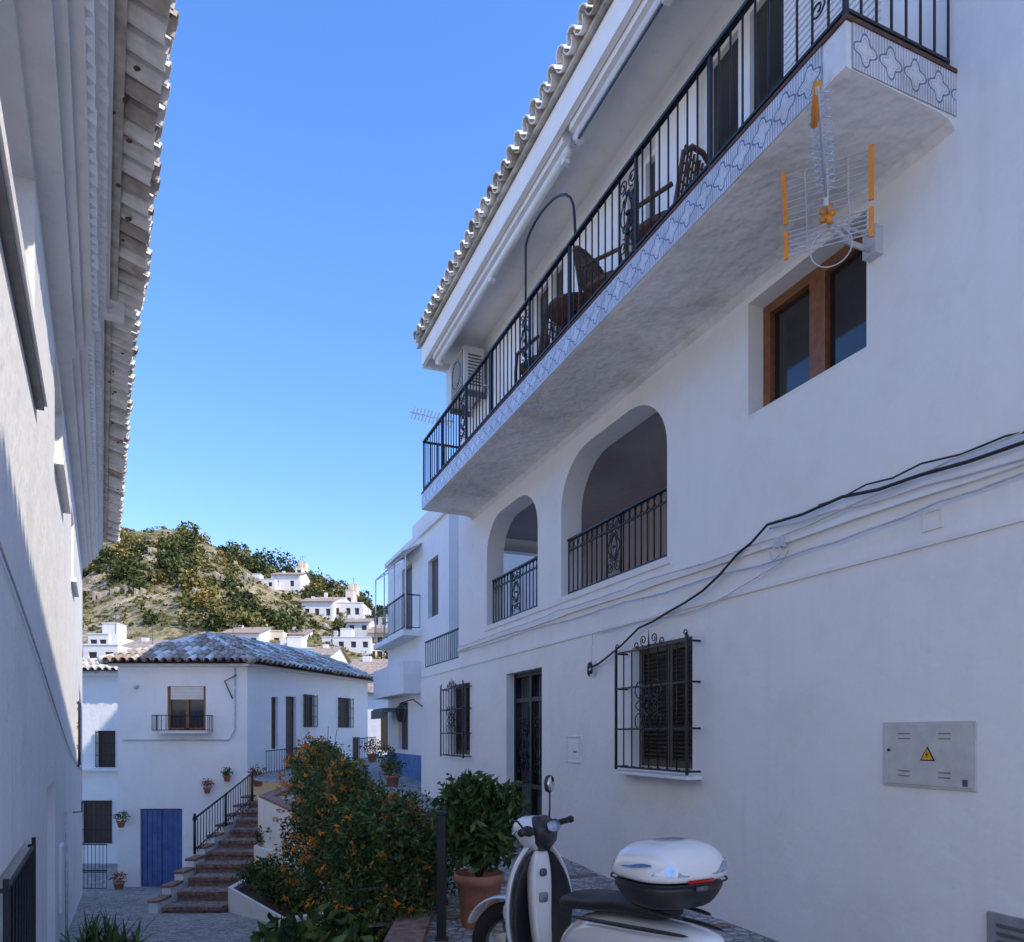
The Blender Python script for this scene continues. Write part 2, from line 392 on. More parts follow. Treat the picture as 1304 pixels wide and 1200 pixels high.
mb.box(xo+.06,4.0,y0-.012,y0+.05,3.822,3.845,'rust')
x=xo-.006; t=.19
mb.quad((x,y0+.16,3.575),(x,y1,3.575),(x,y1,3.82),(x,y0+.16,3.82),'azu',[(0,0),((y1-y0-.16)/t,0),((y1-y0-.16)/t,1),(0,1)])
y=y0-.006; mb.quad((xo+.04,y,3.575),(4,y,3.575),(4,y,3.82),(xo+.04,y,3.82),'azu',[(0,0),(.81/t,0),(.81/t,1),(0,1)])
mb.build("balcony_slab",HA)
mb=MB()
PB=lambda a,z,d:(xo+.03+d,a,z)
railing(mb,PB,y0+.03,y1,3.9,4.66,0,.118,(5.17,7.28,9.37),.008)
PBe=lambda a,z,d:(a,y0+.03+d,z); railing(mb,PBe,xo+.03,3.98,3.9,4.66,0,.118,(),.008)
PBf=lambda a,z,d:(a,y1+d,z); railing(mb,PBf,xo+.03,3.98,3.9,4.66,0,.118,(),.008)
for yy in (y0+.03,4.1,5.04,6.2,7.15,8.3,9.24,10.3,y1): mb.box(xo+.018,xo+.042,yy-.012,yy+.012,3.84,4.66,'iron')
scroll_panel(mb,PB,y0+.16,4.0,4.6,.2,0)
hp=[(xo+.05,7.3,4.0),(xo+.05,7.3,5.3)]+[(xo+.05,7.3-1.15*(1-math.cos(q))/2*1.0,5.3+.2*math.sin(q)-.4*(q/PI)**2) for q in np.linspace(.15,PI,12)]+[(xo+.05,6.13,4.66)]
mb.tube(hp,.013,'iron',6)
mb.build("balcony_railing",HA)
mb=MB()
PA=lambda a,z,d:(4.10+d,a,z)
railing(mb,PA,5.82,8.03,1.72,2.38,0,.115,(6.95,),.009,.3); railing(mb,PA,8.75,10.61,1.72,2.38,0,.115,(9.7,),.009,.3)
for a0,a1 in((5.82,8.03),(8.75,10.61)):
    mb.pbox(PA,a0,a1,2.24,2.252,-.01,.01,'iron'); n=int((a1-a0)/.115)
    for k in range(n): mb.tube([PA(a0+(k+.5)*.115+.055*math.cos(q*PI/4),2.31+.055*math.sin(q*PI/4),0) for q in range(8)],.005,'iron',4,True)
PT=lambda a,z,d:(4.06+d,a,z); railing(mb,PT,12.05,14.3,1.34,1.85,0,.12)
mb.build("arch_railings",HA)
mb=MB()
def glazed(P,a0,a1,z0,z1,d,mat,fw=.06,panes=2):
    mb.pbox(P,a0,a1,z0,z1,d+.03,d+.04,'glass')
    w=(a1-a0)/panes
    for k in range(panes):
        b0=a0+k*w; b1=b0+w
        for (q0,q1,r0,r1) in ((b0,b0+fw,z0,z1),(b1-fw,b1,z0,z1),(b0+fw,b1-fw,z0,z0+fw),(b0+fw,b1-fw,z1-fw,z1)):
            mb.pbox(P,q0,q1,r0,r1,d-.02,d+.03,mat)
glazed(PF,3.545,4.675,2.55,3.445,.17,'wood',.075)
mb.pbox(PF,3.54,4.68,2.52,2.55,.0,.2,'wall2')
glazed(PF,4.3,5.35,3.84,5.95,.1,'white',.07); glazed(PF,6.0,6.7,4.55,5.8,.1,'white',.06); glazed(PF,8.0,9.0,3.84,5.95,.1,'white',.07)
mb.pbox(PF,3.35,4.25,3.9,5.95,-.05,-.01,'white')
for k in range(40): mb.pbox(PF,3.38,4.22,3.95+k*.05,3.98+k*.05,-.065,-.05,'white')
def shutters(P,a0,a1,z0,z1,d):
    mb.pbox(P,a0,a1,z0,z1,d+.03,d+.05,'dwood'); mid=(a0+a1)/2
    for b0,b1 in((a0,mid-.004),(mid+.004,a1)):
        for (q0,q1,r0,r1) in ((b0,b0+.05,z0,z1),(b1-.05,b1,z0,z1),(b0+.05,b1-.05,z0,z0+.07),(b0+.05,b1-.05,z1-.06,z1)): mb.pbox(P,q0,q1,r0,r1,d-.015,d+.03,'dwood')
        n=int((z1-z0-.13)/.04)
        for k in range(n):
            zz=z0+.07+k*.04; mb.hexa([P(b0+.05,zz,d-.005),P(b1-.05,zz,d-.005),P(b1-.05,zz+.008,d+.03),P(b0+.05,zz+.008,d+.03),P(b0+.05,zz+.012,d-.01),P(b1-.05,zz+.012,d-.01),P(b1-.05,zz+.03,d+.03),P(b0+.05,zz+.03,d+.03)],'dwood')
shutters(PF,5.42,6.41,-.32,.87,.12); shutters(PF,11.43,12.49,-.35,.85,.12)
mb.build("windows",HA)
mb=MB()
def grille(P,a0,a1,z0,z1,out,nb=8,crown=True,nh=2):
    for a in (a0,a1): mb.pbox(P,a-.011,a+.011,z0,z1,-out-.011,-out+.011,'iron')
    hz=[z0+.03,z1-.05]+[z0+(z1-z0)*(k+1)/(nh+1) for k in range(nh)]
    for z in hz:
        mb.pbox(P,a0-.02,a1+.02,z-.009,z+.009,-out-.007,-out+.007,'iron')
        for a in (a0,a1): mb.pbox(P,a-.009,a+.009,z-.009,z+.009,-out,.0,'iron')
    for k in range(1,nb):
        a=a0+(a1-a0)*k/nb; mb.tube([P(a,z0+.03,-out),P(a,z1-.05,-out)],.0075,'iron',5)
        mb.tube([P(a,z0+.03,-out),P(a,z0+.03,0)],.006,'iron',4)
    if crown:
        mid=(a0+a1)/2
        for sg in (-1,1):
            mb.tube(spiral(P,mid+sg*.09,z1+.03,.055,-PI/2,sg,1.4,-out),.006,'iron',5)
            mb.tube(spiral(P,mid+sg*.22,z1-.01,.045,-PI/2,-sg,1.3,-out),.006,'iron',5)
            mb.tube(spiral(P,mid+sg*(a1-a0)*.48,z1+.02,.035,-PI/2,sg,1.3,-out),.006,'iron',5)
        mb.tube([P(mid,z1-.05,-out),P(mid,z1+.12,-out)],[.012,.002],'iron',5)
        scroll_panel(mb,P,mid,z0+(z1-z0)*.35,z0+(z1-z0)*.68,(a1-a0)*.36,-out-.008)
grille(PF,5.3,6.5,-.36,.87,.14); mb.pbox(PF,5.27,6.55,-.40,-.37,-.17,0,'wall2')
grille(PF,11.35,12.6,-.4,.84,.14)
mb.build("window_grilles",HA)
mb=MB()
mb.pbox(PF,8.6,9.82,-1.5,.87,.17,.2,'glass')
for a in (8.6,9.2,9.76): mb.pbox(PF,a,a+.06,-1.5,.87,.12,.17,'iron')
for z in (-1.5,-.75,.45,.81): mb.pbox(PF,8.66,9.76,z,z+.06,.125,.165,'iron')
for k in range(17): mb.tube([PF(8.68+k*.066,-.7,.14),PF(8.68+k*.066,.84,.14)],.007,'iron',5)
for a in (8.93,9.5): scroll_panel(mb,PF,a,-.6,.3,.34,.125)
mb.pbox(PF,8.5,9.95,-1.75,-1.42,-.25,.2,'brick')
mb.build("front_door",HA)
mb=MB()
for (a,b) in ((-3,6.45),(6.6,11.2)):
    mb.tube([(3.38,a,5.92),(3.38,b,5.92)],.045,'white',10); mb.box(3.30,3.39,a,b,5.96,6.08,'white')
mb.box(3.35,3.37,-3,6.45,5.845,5.87,'dgrey')
for yy in (4.9,6.4,6.7,8.8,11.1): mb.box(3.35,3.42,yy-.03,yy+.03,5.84,6.15,'white')
mb.build("awning_rolls",HA)
mb=MB()
mb.box(3.60,3.93,10.55,11.45,5.28,5.93,'acw')
mb.box(3.592,3.6,10.6,11.15,5.33,5.88,'dgrey')
for k in range(13): mb.box(3.58,3.592,10.6,11.15,5.345+k*.042,5.36+k*.042,'acw')
mb.tube([(3.578,10.87+.2*math.cos(q),5.6+.2*math.sin(q)) for q in np.linspace(0,2*PI,20,False)],.01,'dgrey',5,True)
for k in range(10): mb.box(3.66,3.88,10.535,10.55,5.34+k*.05,5.36+k*.05,'dgrey')
mb.box(3.62,3.98,10.6,10.64,5.2,5.28,'dgrey'); mb.box(3.62,3.98,11.3,11.34,5.2,5.28,'dgrey')
mb.tube([(3.9,10.6,5.4),(3.96,10.4,5.3),(3.98,10.4,4.4)],.02,'gcable',6)
mb.build("air_conditioner",HA,bevel=.006)
mb=MB()
mb.box(3.985,4.0,2.79,3.40,-.325,.075,'grey'); mb.box(3.978,3.985,2.805,3.385,-.31,.06,'grey')
for yy in (2.93,3.2):
    for zz in (-.23,-.26,.0,-.03): mb.box(3.972,3.979,yy,yy+.08,zz,zz+.008,'mgrey')
mb.add([(3.975,3.03,-.16),(3.975,3.13,-.16),(3.975,3.08,-.072)],[(0,1,2)],'cable')
mb.add([(3.972,3.042,-.154),(3.972,3.118,-.154),(3.972,3.08,-.085)],[(0,1,2)],'yellow')
mb.add([(3.970,3.085,-.10),(3.970,3.07,-.128),(3.970,3.082,-.126),(3.970,3.074,-.148),(3.970,3.092,-.118),(3.970,3.08,-.12)],[(0,1,2,3,4,5)],'cable')
mb.box(3.972,3.979,2.83,2.86,-.3,-.26,'dgrey'); mb.tube([(3.975,3.345,-.1),(3.965,3.345,-.1)],.01,'cable',8)
mb.build("electric_cabinet",HA,bevel=.003)
mb=MB()
for (a0,a1,z0,z1) in ((7.49,7.89,-.34,-.02),(2.99,3.13,1.22,1.35)):
    for q in ((a0,a0+.02,z0,z1),(a1-.02,a1,z0,z1),(a0+.02,a1-.02,z0,z0+.02),(a0+.02,a1-.02,z1-.02,z1)): mb.pbox(PF,*q,-.012,0,'wall2')
mb.pbox(PF,7.56,7.82,-.28,-.08,-.008,0,'wall'); mb.pbox(PF,7.62,7.70,-.22,-.2,-.012,-.008,'dgrey')
mb.box(3.975,4.0,2.3,2.72,-1.38,-.98,'mgrey'); mb.box(3.97,3.975,2.32,2.70,-1.36,-1.0,'mgrey')
for k in range(7): mb.box(3.962,3.97,2.36,2.66,-1.32+k*.045,-1.30+k*.045,'dgrey')
mb.build("meter_covers",HA,bevel=.003)
mb=MB()
def cab(pts,r,mat,x=3.965,jz=.006,sag=.018):
    out=[];
    for i in range(len(pts)-1):
        (a,z),(b,w)=pts[i],pts[i+1]; n=max(2,int(abs(b-a)/.25))
        for k in range(n):
            t=k/n; out.append((x-random.uniform(0,.01),a+(b-a)*t,z+(w-z)*t-sag*math.sin(PI*t)+random.uniform(-jz,jz)))
    out.append((x,pts[-1][0],pts[-1][1])); mb.tube(out,r,mat,6)
cab([(7.2,.75),(6.85,.82),(6.2,1.05),(5.2,1.24),(4.75,1.45),(4.4,1.60),(3.69,1.595),(3.1,1.56),(2.2,1.53),(-2,1.5)],.011,'cable',3.95)
cab([(4.4,1.57),(3.8,1.53),(3.1,1.49),(2.2,1.44),(-2,1.4)],.006,'gcable')
cab([(12,1.5),(10,1.50),(8,1.51),(6,1.50),(4.6,1.49),(3.6,1.52),(2.9,1.58),(2.2,1.62)],.006,'gcable',3.955)
cab([(3.9,1.60),(3.5,1.62),(3.1,1.62),(2.6,1.60),(2.2,1.57)],.006,'cable',3.955)
cab([(11.9,1.40),(9,1.39),(6.5,1.36),(5.0,1.34),(4.0,1.32),(3.0,1.36),(2.0,1.42)],.007,'gcable')
cab([(7.2,.75),(7.19,.95),(7.17,1.12),(6.3,1.12),(5.2,1.1),(4.3,1.28),(4.2,1.36)],.005,'gcable')
for k in range(6):
    a=random.uniform(0,6.28); mb.tube([(3.94,7.2+.05*math.cos(a+q),.70+.05*math.sin(a+q)+.01*k) for q in np.linspace(0,4.5,9)],.009,'cable',5)
mb.box(3.93,3.98,4.24,4.32,1.40,1.47,'gcable'); mb.tube([(3.93,4.28,1.44),(3.93,4.24,1.34),(3.93,4.33,1.30),(3.93,4.36,1.38)],.007,'gcable',5)
mb.build("wall_cables",HA)
def chair(name,x,y,rot):
    e=empty(name,(x,y,3.825),rot,HA); m=MB()
    for sx in (-.24,.24):
        m.tube([(sx,.24,0),(sx,.25,.42),(sx,.22,.62),(sx,-.2,.64)],.02,'rattan',7); m.tube([(sx,-.24,0),(sx,-.22,.42),(sx*.95,-.3,.86)],.02,'rattan',7)
    m.rings([ring((0,0,.40),(1,0,0),(0,1,0),.27,.26,16,3),ring((0,0,.45),(1,0,0),(0,1,0),.27,.26,16,3)],'rattan')
    m.tube([(-.23,-.3,.84),(-.15,-.33,.92),(0,-.34,.95),(.15,-.33,.92),(.23,-.3,.84)],.022,'rattan',7)
    for k in range(11): m.tube([(-.22+.044*k,-.23,.45),(-.22+.044*k,-.315,.9)],.012,'rattan',5)
    for k in range(6): m.tube([(-.23,-.245-.012*k,.5+.07*k),(.23,-.245-.012*k,.5+.07*k)],.008,'rattan',5)
    m.build("frame",e)
chair("rattan_chair",3.62,5.25,.4); chair("rattan_chair.001",3.6,6.1,-2.7)
chair("rattan_chair.002",3.62,7.7,.2)
e=empty("balcony_table",(3.6,6.9,3.825),0,HA); m=MB()
m.rings([ring((0,0,.66),(1,0,0),(0,1,0),.3,.3,24),ring((0,0,.69),(1,0,0),(0,1,0),.3,.3,24)],'rattan')
for k in range(3): m.tube([(0,0,.66),(.06*math.cos(k*2.1),.06*math.sin(k*2.1),.3),(.25*math.cos(k*2.1),.25*math.sin(k*2.1),0)],.016,'iron',6)
m.build("frame",e)
AN=empty("tv_antenna",(0,0,0),0,HA); mb=MB()
c0=Vector((3.58,3.46,3.24)); bd=Vector((-.75,-.66,.0)).normalized(); pp=Vector((.66,-.75,0)).normalized(); up=Vector((0,0,1))
mb.box(3.93,4.0,3.41,3.51,3.08,3.26,'steel')
mb.tube([(3.97,3.46,3.12),(3.78,3.46,3.12),(3.60,3.46,3.18)],.018,'steel',8); mb.tube([(3.97,3.46,3.22),(3.62,3.46,3.2)],.012,'steel',6)
mb.tube([c0-bd*.03,c0+bd*1.02],.011,'steel',6); mb.tube([c0+bd*.45+up*.05,c0+bd*1.02+up*.03],.006,'steel',5)
for k in range(14):
    q=c0+bd*(.26+k*.055)+up*.015; mb.tube([q-pp*.055+up*.03,q+pp*.055-up*.03],.004,'steel',4); mb.tube([q-pp*.055-up*.03,q+pp*.055+up*.03],.004,'steel',4)
m0=c0+bd*.80; mb.tube([m0-pp*.03-up*.02,m0+bd*.22+up*.02],.02,'orange',6)
mb.tube([c0+bd*.18-up*.05,c0+bd*.18+up*.17],.014,'white',7)
for k in range(5):
    a=k*1.256; mb.tube([c0+bd*.02,c0+bd*.02+pp*.045*math.cos(a)+up*.06*math.sin(a)],.019,'orange',6)
for sg in (1,-1):
    dirv=(bd*.50*(1 if sg>0 else -.15)+up*sg*.72).normalized(); LL=.27 if sg>0 else .17
    for k in range(8 if sg>0 else 6):
        q=c0+dirv*(.03+k*(LL-.03)/(7 if sg>0 else 5)); mb.tube([q-pp*.245,q+pp*.245],.0045,'steel',4)
    for s2 in (-1,1):
        w0=.014
        mb.hexa([tuple(c0+dirv*t1+pp*s2*(.245+w)+bd*h2) for (t1,w,h2) in ((.02,-w0,-.007),(.02,w0,-.007),(LL+.02,w0,-.007),(LL+.02,-w0,-.007),(.02,-w0,.007),(.02,w0,.007),(LL+.02,w0,.007),(LL+.02,-w0,.007))],'orange')
        mb.tube([c0+pp*s2*.12,c0+dirv*LL+pp*s2*.12],.005,'steel',4)
lp=[c0+pp*(.12*math.cos(q)+.02)+up*(.12*math.sin(q)-.2) for q in np.linspace(1.6,7.2,26)]
mb.tube(lp,.004,'gcable',5)
mb.build("elements",AN)

# ================================================================== unseen house block added uphill to shade the blue-door house
HB=empty("unseen_shade_house",(0,0,0),PSI); mb=MB()
PX=lambda a,z,d:(7.5+d,a,z)
wall(mb,PX,6.5,22.5,3,13.2,[dict(a=(a,a+1),z=(z,z+1.3),d=.15) for a in (8,11,14,17,20) for z in (9.3,)],'wall')
for a in (8,11,14,17,20): mb.box(7.63,7.66,a,a+1,9.3,10.6,'dwood')
mb.quad((7.5,22.5,-2),(14,22.5,-2),(14,22.5,13.2),(7.5,22.5,13.2),'wall'); mb.quad((7.5,6.5,3),(14,6.5,3),(14,6.5,13.2),(7.5,6.5,13.2),'wall')
mb.quad((14,6.5,3),(14,22.5,3),(14,22.5,13.2),(14,6.5,13.2),'wall')
mb.hexa([(7.2,6.3,13.2),(14.2,6.3,13.2),(14.2,22.7,13.2),(7.2,22.7,13.2),(7.2,6.3,13.35),(14.2,6.3,14.6),(14.2,22.7,14.6),(7.2,22.7,13.35)],'tileg')
mb.build("walls",HB)

# ================================================================== neighbour building B
HC=empty("neighbour_house",(0,0,0),PSI); mb=MB()
PC=lambda a,z,d:(4.6+d,a,z)
wall(mb,PC,14.45,20,-1.2,4.6,[dict(a=(15.2,16.0),z=(2.6,3.9),d=.15),dict(a=(17.4,18.4),z=(2.4,4.2),d=.15),dict(a=(15.4,16.2),z=(-1.2,.9),d=.15),dict(a=(17.8,18.8),z=(-.4,.8),d=.15)],'wall')
mb.quad((4.6,14.45,1),(7.4,14.45,1),(7.4,14.45,4.6),(4.6,14.45,4.6),'wall'); mb.quad((4.6,20,-1.2),(7.4,20,-1.2),(7.4,20,4.6),(4.6,20,4.6),'wall')
mb.quad((7.4,14.45,-1.2),(7.4,20,-1.2),(7.4,20,4.6),(7.4,14.45,4.6),'wall')
for a0,a1,z0,z1 in ((15.2,16.0,2.6,3.9),(17.4,18.4,2.4,4.2),(15.4,16.2,-1.2,.9),(17.8,18.8,-.4,.8)): mb.pbox(PC,a0,a1,z0,z1,.1,.14,'dwood')
mb.box(4.53,7.45,14.4,20.1,4.6,4.72,'wall2'); mb.box(4.55,4.7,14.45,17.2,4.72,5.0,'wall')
mb.box(4.585,4.6,14.46,20,-1.2,-.5,'dado')
mb.box(4.18,4.6,16.6,19.9,.95,1.08,'wall2'); mb.box(4.18,4.28,16.6,19.9,1.08,1.7,'wall2'); mb.box(4.28,4.6,16.6,16.7,1.08,1.7,'wall2')
mb.box(4.18,4.6,16.6,19.9,2.3,2.43,'wall2')
PR=lambda a,zz,d:(4.21+d,a,zz); railing(mb,PR,16.6,19.9,2.48,3.25,0,.15,(),.006)
PR2=lambda a,zz,d:(a,16.62+d,zz); railing(mb,PR2,4.21,4.58,2.48,3.25,0,.15,(),.006)
for a in (16.6,17.7,18.8,19.85):
    mb.tube([(4.23,a,2.4),(4.23,a,4.2)],.018,'white',5); mb.tube([(4.23,a,4.2),(4.6,a,4.45)],.018,'white',5)
mb.tube([(4.23,16.6,4.2),(4.23,19.85,4.2)],.018,'white',5)
mb.hexa([(4.12,16.5,4.20),(4.6,16.5,4.45),(4.6,18.2,4.45),(4.12,18.2,4.20),(4.12,16.5,4.23),(4.6,16.5,4.48),(4.6,18.2,4.48),(4.12,18.2,4.23)],'white')
mb.box(4.1,4.6,18.2,19.6,.6,.66,'dgrey'); mb.box(4.05,4.1,18.2,19.6,.4,.62,'dgrey')
mb.build("walls",HC)
RA=empty("roof_antenna",(0,0,0),PSI); mb=MB()
b0=Vector((4.9,15.6,5.0)); mb.tube([b0-Vector((0,0,.4)),b0+Vector((0,0,2.2))],.02,'steel',6)
ax=Vector((-.75,.6,.32)).normalized(); px=Vector((.3,.1,.9)).normalized(); c1=b0+Vector((0,0,2.0))
mb.tube([c1-ax*.2,c1+ax*.9],.018,'steel',5)
for k in range(12):
    q=c1+ax*(-.15+k*.09); mb.tube([q-px*.15,q+px*.15],.02,'cream' if k%2==0 else 'steel',4)
mb.build("elements",RA)
WL=empty("wall_lantern",(0,0,0),PSI); mb=MB()
mb.tube([(4.0,14.3,.55),(3.8,14.3,.7),(3.55,14.3,.62)],.012,'iron',6)
mb.rings([ring((3.55,14.3,z),(1,0,0),(0,1,0),r,r,6) for z,r in ((.24,.05),(.28,.07),(.48,.11),(.5,.13),(.58,.03),(.62,.01))],'iron',True,False)
mb.build("lantern",WL)

# ================================================================== LEFT HOUSE
HL=empty("left_street_house",(0,0,0),PHI)
PLw=lambda a,z,d:(-.4-d,a,z)
Y1=19.6
mb=MB()
opsL=[dict(a=(2.6,5.9),z=(2.36,3.75),d=.3),dict(a=(8.3,9.9),z=(2.65,3.7),d=.3),dict(a=(12.6,13.8),z=(2.3,3.4),d=.3),
      dict(a=(3.9,5.4),z=(-2.6,-.64),d=.18),dict(a=(7.2,8.4),z=(-3.2,-.45),d=.18),dict(a=(15.3,16.3),z=(-.6,.6),d=.18)]
wall(mb,PLw,-4,Y1,-4.5,4.0,opsL,'wall2')
mb.quad((-.4,Y1,-4.5),(-8,Y1,-4.5),(-8,Y1,4.3),(-.4,Y1,4.3),'wall2')
mb.quad((-8,-4,-4.5),(-8,Y1,-4.5),(-8,Y1,4.3),(-8,-4,4.3),'wall2'); mb.quad((-.4,-4,-4.5),(-8,-4,-4.5),(-8,-4,4.3),(-.4,-4,4.3),'wall2')
mb.pbox(PLw,2.5,6.0,2.27,2.36,-.07,.3,'wall2'); mb.pbox(PLw,2.5,6.0,2.24,2.27,-.05,.0,'dgrey'); mb.pbox(PLw,8.2,10,2.58,2.65,-.08,.3,'wall2'); mb.pbox(PLw,12.5,13.9,2.24,2.3,-.07,.3,'wall2')
for o in opsL: mb.pbox(PLw,o['a'][0],o['a'][1],o['z'][0],o['z'][1],o['d']-.03,o['d'],'white' if (o['z'][0]>2 or o['a'][0]==7.2) else 'dwood')
mb.build("walls",HL)
mb=MB()
for a0,a1,z0,z1 in ((3.9,5.4,-2.6,-.64),(15.3,16.3,-.6,.6)): grille(PLw,a0,a1,z0,z1,.03,10,False)
mb.pbox(PLw,9.1,9.5,-1.9,-1.2,-.03,0,'wall2'); mb.tube([(-.36,9.9,-.9),(-.36,9.9,-2.5)],.018,'gcable',6)
cabp=[(-.385,a,1.15-.11*a+.3*math.sin(a*.4)*.3) for a in np.arange(2,19,.5)]; mb.tube(cabp,.007,'gcable',5)
mb.tube([(-.36,12.0,-1.1),(-.25,12,-1.1),(-.25,12,-.95)],.01,'iron',5)
mb.build("grilles_and_fittings",HL)
mb=MB()
def cornice(ya,yb,dz,dx):
    for (x0_,x1_,z0_,z1_) in ((-.42,-.27,3.86,3.97),(-.42,-.20,3.97,4.05),(-.42,-.12,4.05,4.13),(-.42,-.05,4.25,4.30),(-.42,.03,4.42,4.48)):
        mb.box(x0_,x1_+dx,ya,yb,z0_+dz,z1_+dz,'wall2')
    n=int((yb-ya)/.125)
    for k in range(n):
        yc=ya+(k+.5)*.125; j=random.uniform(-.006,.006)
        for (xb,z0_,z1_) in ((-.10,4.13,4.25),(-.03,4.30,4.42)):
            xx=xb+dx+j+.03
            mb.add([(xx,yc,z0_+dz),(xx-.075,yc-.06,z0_+dz),(xx-.075,yc+.06,z0_+dz),(xx,yc,z1_+dz),(xx-.075,yc-.06,z1_+dz),(xx-.075,yc+.06,z1_+dz)],[(0,1,2),(3,5,4),(0,3,4,1),(0,2,5,3)],'wall')
    mb.box(-.42,-.12+dx,ya,yb,4.13+dz,4.25+dz,'wall2'); mb.box(-.42,-.055+dx,ya,yb,4.30+dz,4.42+dz,'wall2')
    mb.hexa([(-8,ya,6.9),(.10+dx,ya,4.5+dz),(.10+dx,yb,4.5+dz),(-8,yb,6.9),(-8,ya,6.95),(.10+dx,ya,4.54+dz),(.10+dx,yb,4.54+dz),(-8,yb,6.95)],'tileg')
    barrel(mb,(.34+dx,ya+.1,4.47+dz),(0,1,0),(8,0,-2.3),int((yb-ya)/.2),3,.2,.42,.088,['tilew','tilew','tilew','tileg'],panmats=['tilew','tilew','tilew','tileg'],jit=.014)
    for k in range(int((yb-ya)*2.2)):
        yy=random.uniform(ya,yb); xx=random.uniform(.02,.27)+dx
        mb.rings([ring((xx,yy,4.50+dz-.09*(xx-dx-.1)),(1,0,.1),(0,1,0),random.uniform(.012,.03),random.uniform(.01,.035),7),ring((xx,yy,4.49+dz-.09*(xx-dx-.1)),(1,0,.1),(0,1,0),.01,.012,7)],'rust')
cornice(-4,8.72,-.02,.035); cornice(8.7,Y1+.1,0.03,-.01)
mb.box(-.42,.20,8.62,8.78,4.35,4.60,'wall2')
mb.build("cornice_and_eave",HL)

# ================================================================== BLUE-DOOR HOUSE
HD=empty("blue_door_house"); mb=MB()
PD=lambda a,z,d:(a,18.6+d,z)
sd=Vector((.297,.955,0)); sn=Vector((.955,-.297,0)); C0=Vector((-6.74,18.6,0)); SL=6.3
PS=lambda a,z,d:tuple(C0+sd*a-sn*d+Vector((0,0,z)))
opsD=[dict(a=(-8.78,-7.8),z=(.1,1.22),d=.12),dict(a=(-9.48,-8.40),z=(-3.95,-1.9),d=.1)]
wall(mb,PD,-10.04,-6.74,-4.2,1.8,opsD,'wall')
opsS=[dict(a=(1.0,1.3),z=(-.4,1.0),d=.12),dict(a=(1.65,2.15),z=(-1.2,1.05),d=.12),dict(a=(2.5,3.1),z=(.2,1.15),d=.12),dict(a=(4.4,5.2),z=(.2,1.15),d=.12),dict(a=(5.3,5.8),z=(-1.2,-.1),d=.1)]
wall(mb,PS,0,SL,-4.2,1.8,opsS,'wall')
mb.quad((-10.04,18.6,-4.2),(-10.04,24.5,-4.2),(-10.04,24.5,1.8),(-10.04,18.6,1.8),'wall'); mb.quad((-10.04,24.5,-4.2),PS(SL,-4.2,0),PS(SL,1.8,0),(-10.04,24.5,1.8),'wall')
mb.pbox(PD,-9.46,-8.42,-3.95,-1.92,.05,.09,'blue'); mb.pbox(PD,-8.945,-8.935,-3.95,-1.92,.045,.05,'cable')
for k in range(8): mb.pbox(PD,-9.44+k*.13,-9.432+k*.13,-3.9,-1.95,.047,.05,'cable')
mb.pbox(PD,-8.78,-7.8,.1,1.22,.09,.12,'glass')
for q in ((-8.78,-8.71,.1,1.22),(-7.87,-7.8,.1,1.22),(-8.33,-8.25,.1,.9),(-8.71,-7.87,.1,.16)): mb.pbox(PD,*q,.05,.09,'wood')
mb.pbox(PD,-8.71,-7.87,.88,1.22,.04,.09,'cream')
for k in range(9): mb.pbox(PD,-8.7,-7.88,.89+k*.036,.91+k*.036,.03,.04,'white')
mb.pbox(PD,-9.0,-7.65,.02,.08,-.28,0,'wall2')
def balconet(P,a0,a1,z,out):
    for i,(p,q) in enumerate((((a0,-out),(a1,-out)),((a0,0),(a0,-out)),((a1,0),(a1,-out)))):
        for zz in (z+.05,z+.42): mb.tube([P(p[0],zz,p[1]),P(q[0],zz,q[1])],.014,'iron',4)
        n=12 if i==0 else 3
        for k in range(n+1):
            t=k/n; mb.tube([P(p[0]+(q[0]-p[0])*t,z+.05,p[1]+(q[1]-p[1])*t),P(p[0]+(q[0]-p[0])*t,z+.42,p[1]+(q[1]-p[1])*t)],.009,'iron',4)
balconet(PD,-9.02,-7.62,.05,.3)
for o in opsS: mb.pbox(PS,o['a'][0],o['a'][1],o['z'][0],o['z'][1],o['d']-.03,o['d'],'dwood')
for a0,a1 in ((2.5,3.1),(4.4,5.2)): grille(PS,a0,a1,.2,1.15,.08,6,False)
mb.tube([(-7.05,18.57,1.7),(-7.05,18.57,.1),(-7.2,18.57,-.15),(-9.9,18.57,-.15)],.018,'gcable',5)
mb.tube([(-7.0,18.55,1.5),(-7.3,18.55,1.35),(-7.1,18.55,.9)],.015,'cable',5)
mb.tube([(-9.55,18.5,1.2),(-9.55,18.6,1.2)],.05,'grey',8)
mb.build("walls",HD)
mb=MB()
EV=1.8; TT=.45; S0=Vector((-6.5,18.3,0))
def hF(p): return EV+TT*(p[1]-18.3)
def hR(p): return EV+TT*max(0,-(Vector((p[0],p[1],0))-S0).dot(sn))
def hL(p): return EV+TT*(p[0]+10.35)
def hB(p): return EV+TT*max(0,24.9-p[1])
g=34
pts=[[None]*(g+1) for _ in range(g+1)]
for i in range(g+1):
    for j in range(g+1):
        yy=18.3+6.6*j/g; xr=-6.5+(yy-18.3)*.311; xx=-10.35+(xr+10.35)*i/g; p=(xx,yy); pts[i][j]=(xx,yy,max(EV,min(hF(p),hR(p),hL(p),hB(p),EV+1.0))-.03)
mb.add([pts[i][j] for i in range(g+1) for j in range(g+1)],[(i*(g+1)+j,(i+1)*(g+1)+j,(i+1)*(g+1)+j+1,i*(g+1)+j+1) for i in range(g) for j in range(g)],'tiled')
tm=['tileg','tileb','tileg','tilew']; pm=['tiled','tiled','tileb']
barrel(mb,(-10.35,18.25,EV),(1,0,0),(0,-1,-TT),18,6,.21,.42,.085,tm,keep=lambda p:hF(p)<=min(hR(p),hL(p),EV+1.0)+.03,panmats=pm)
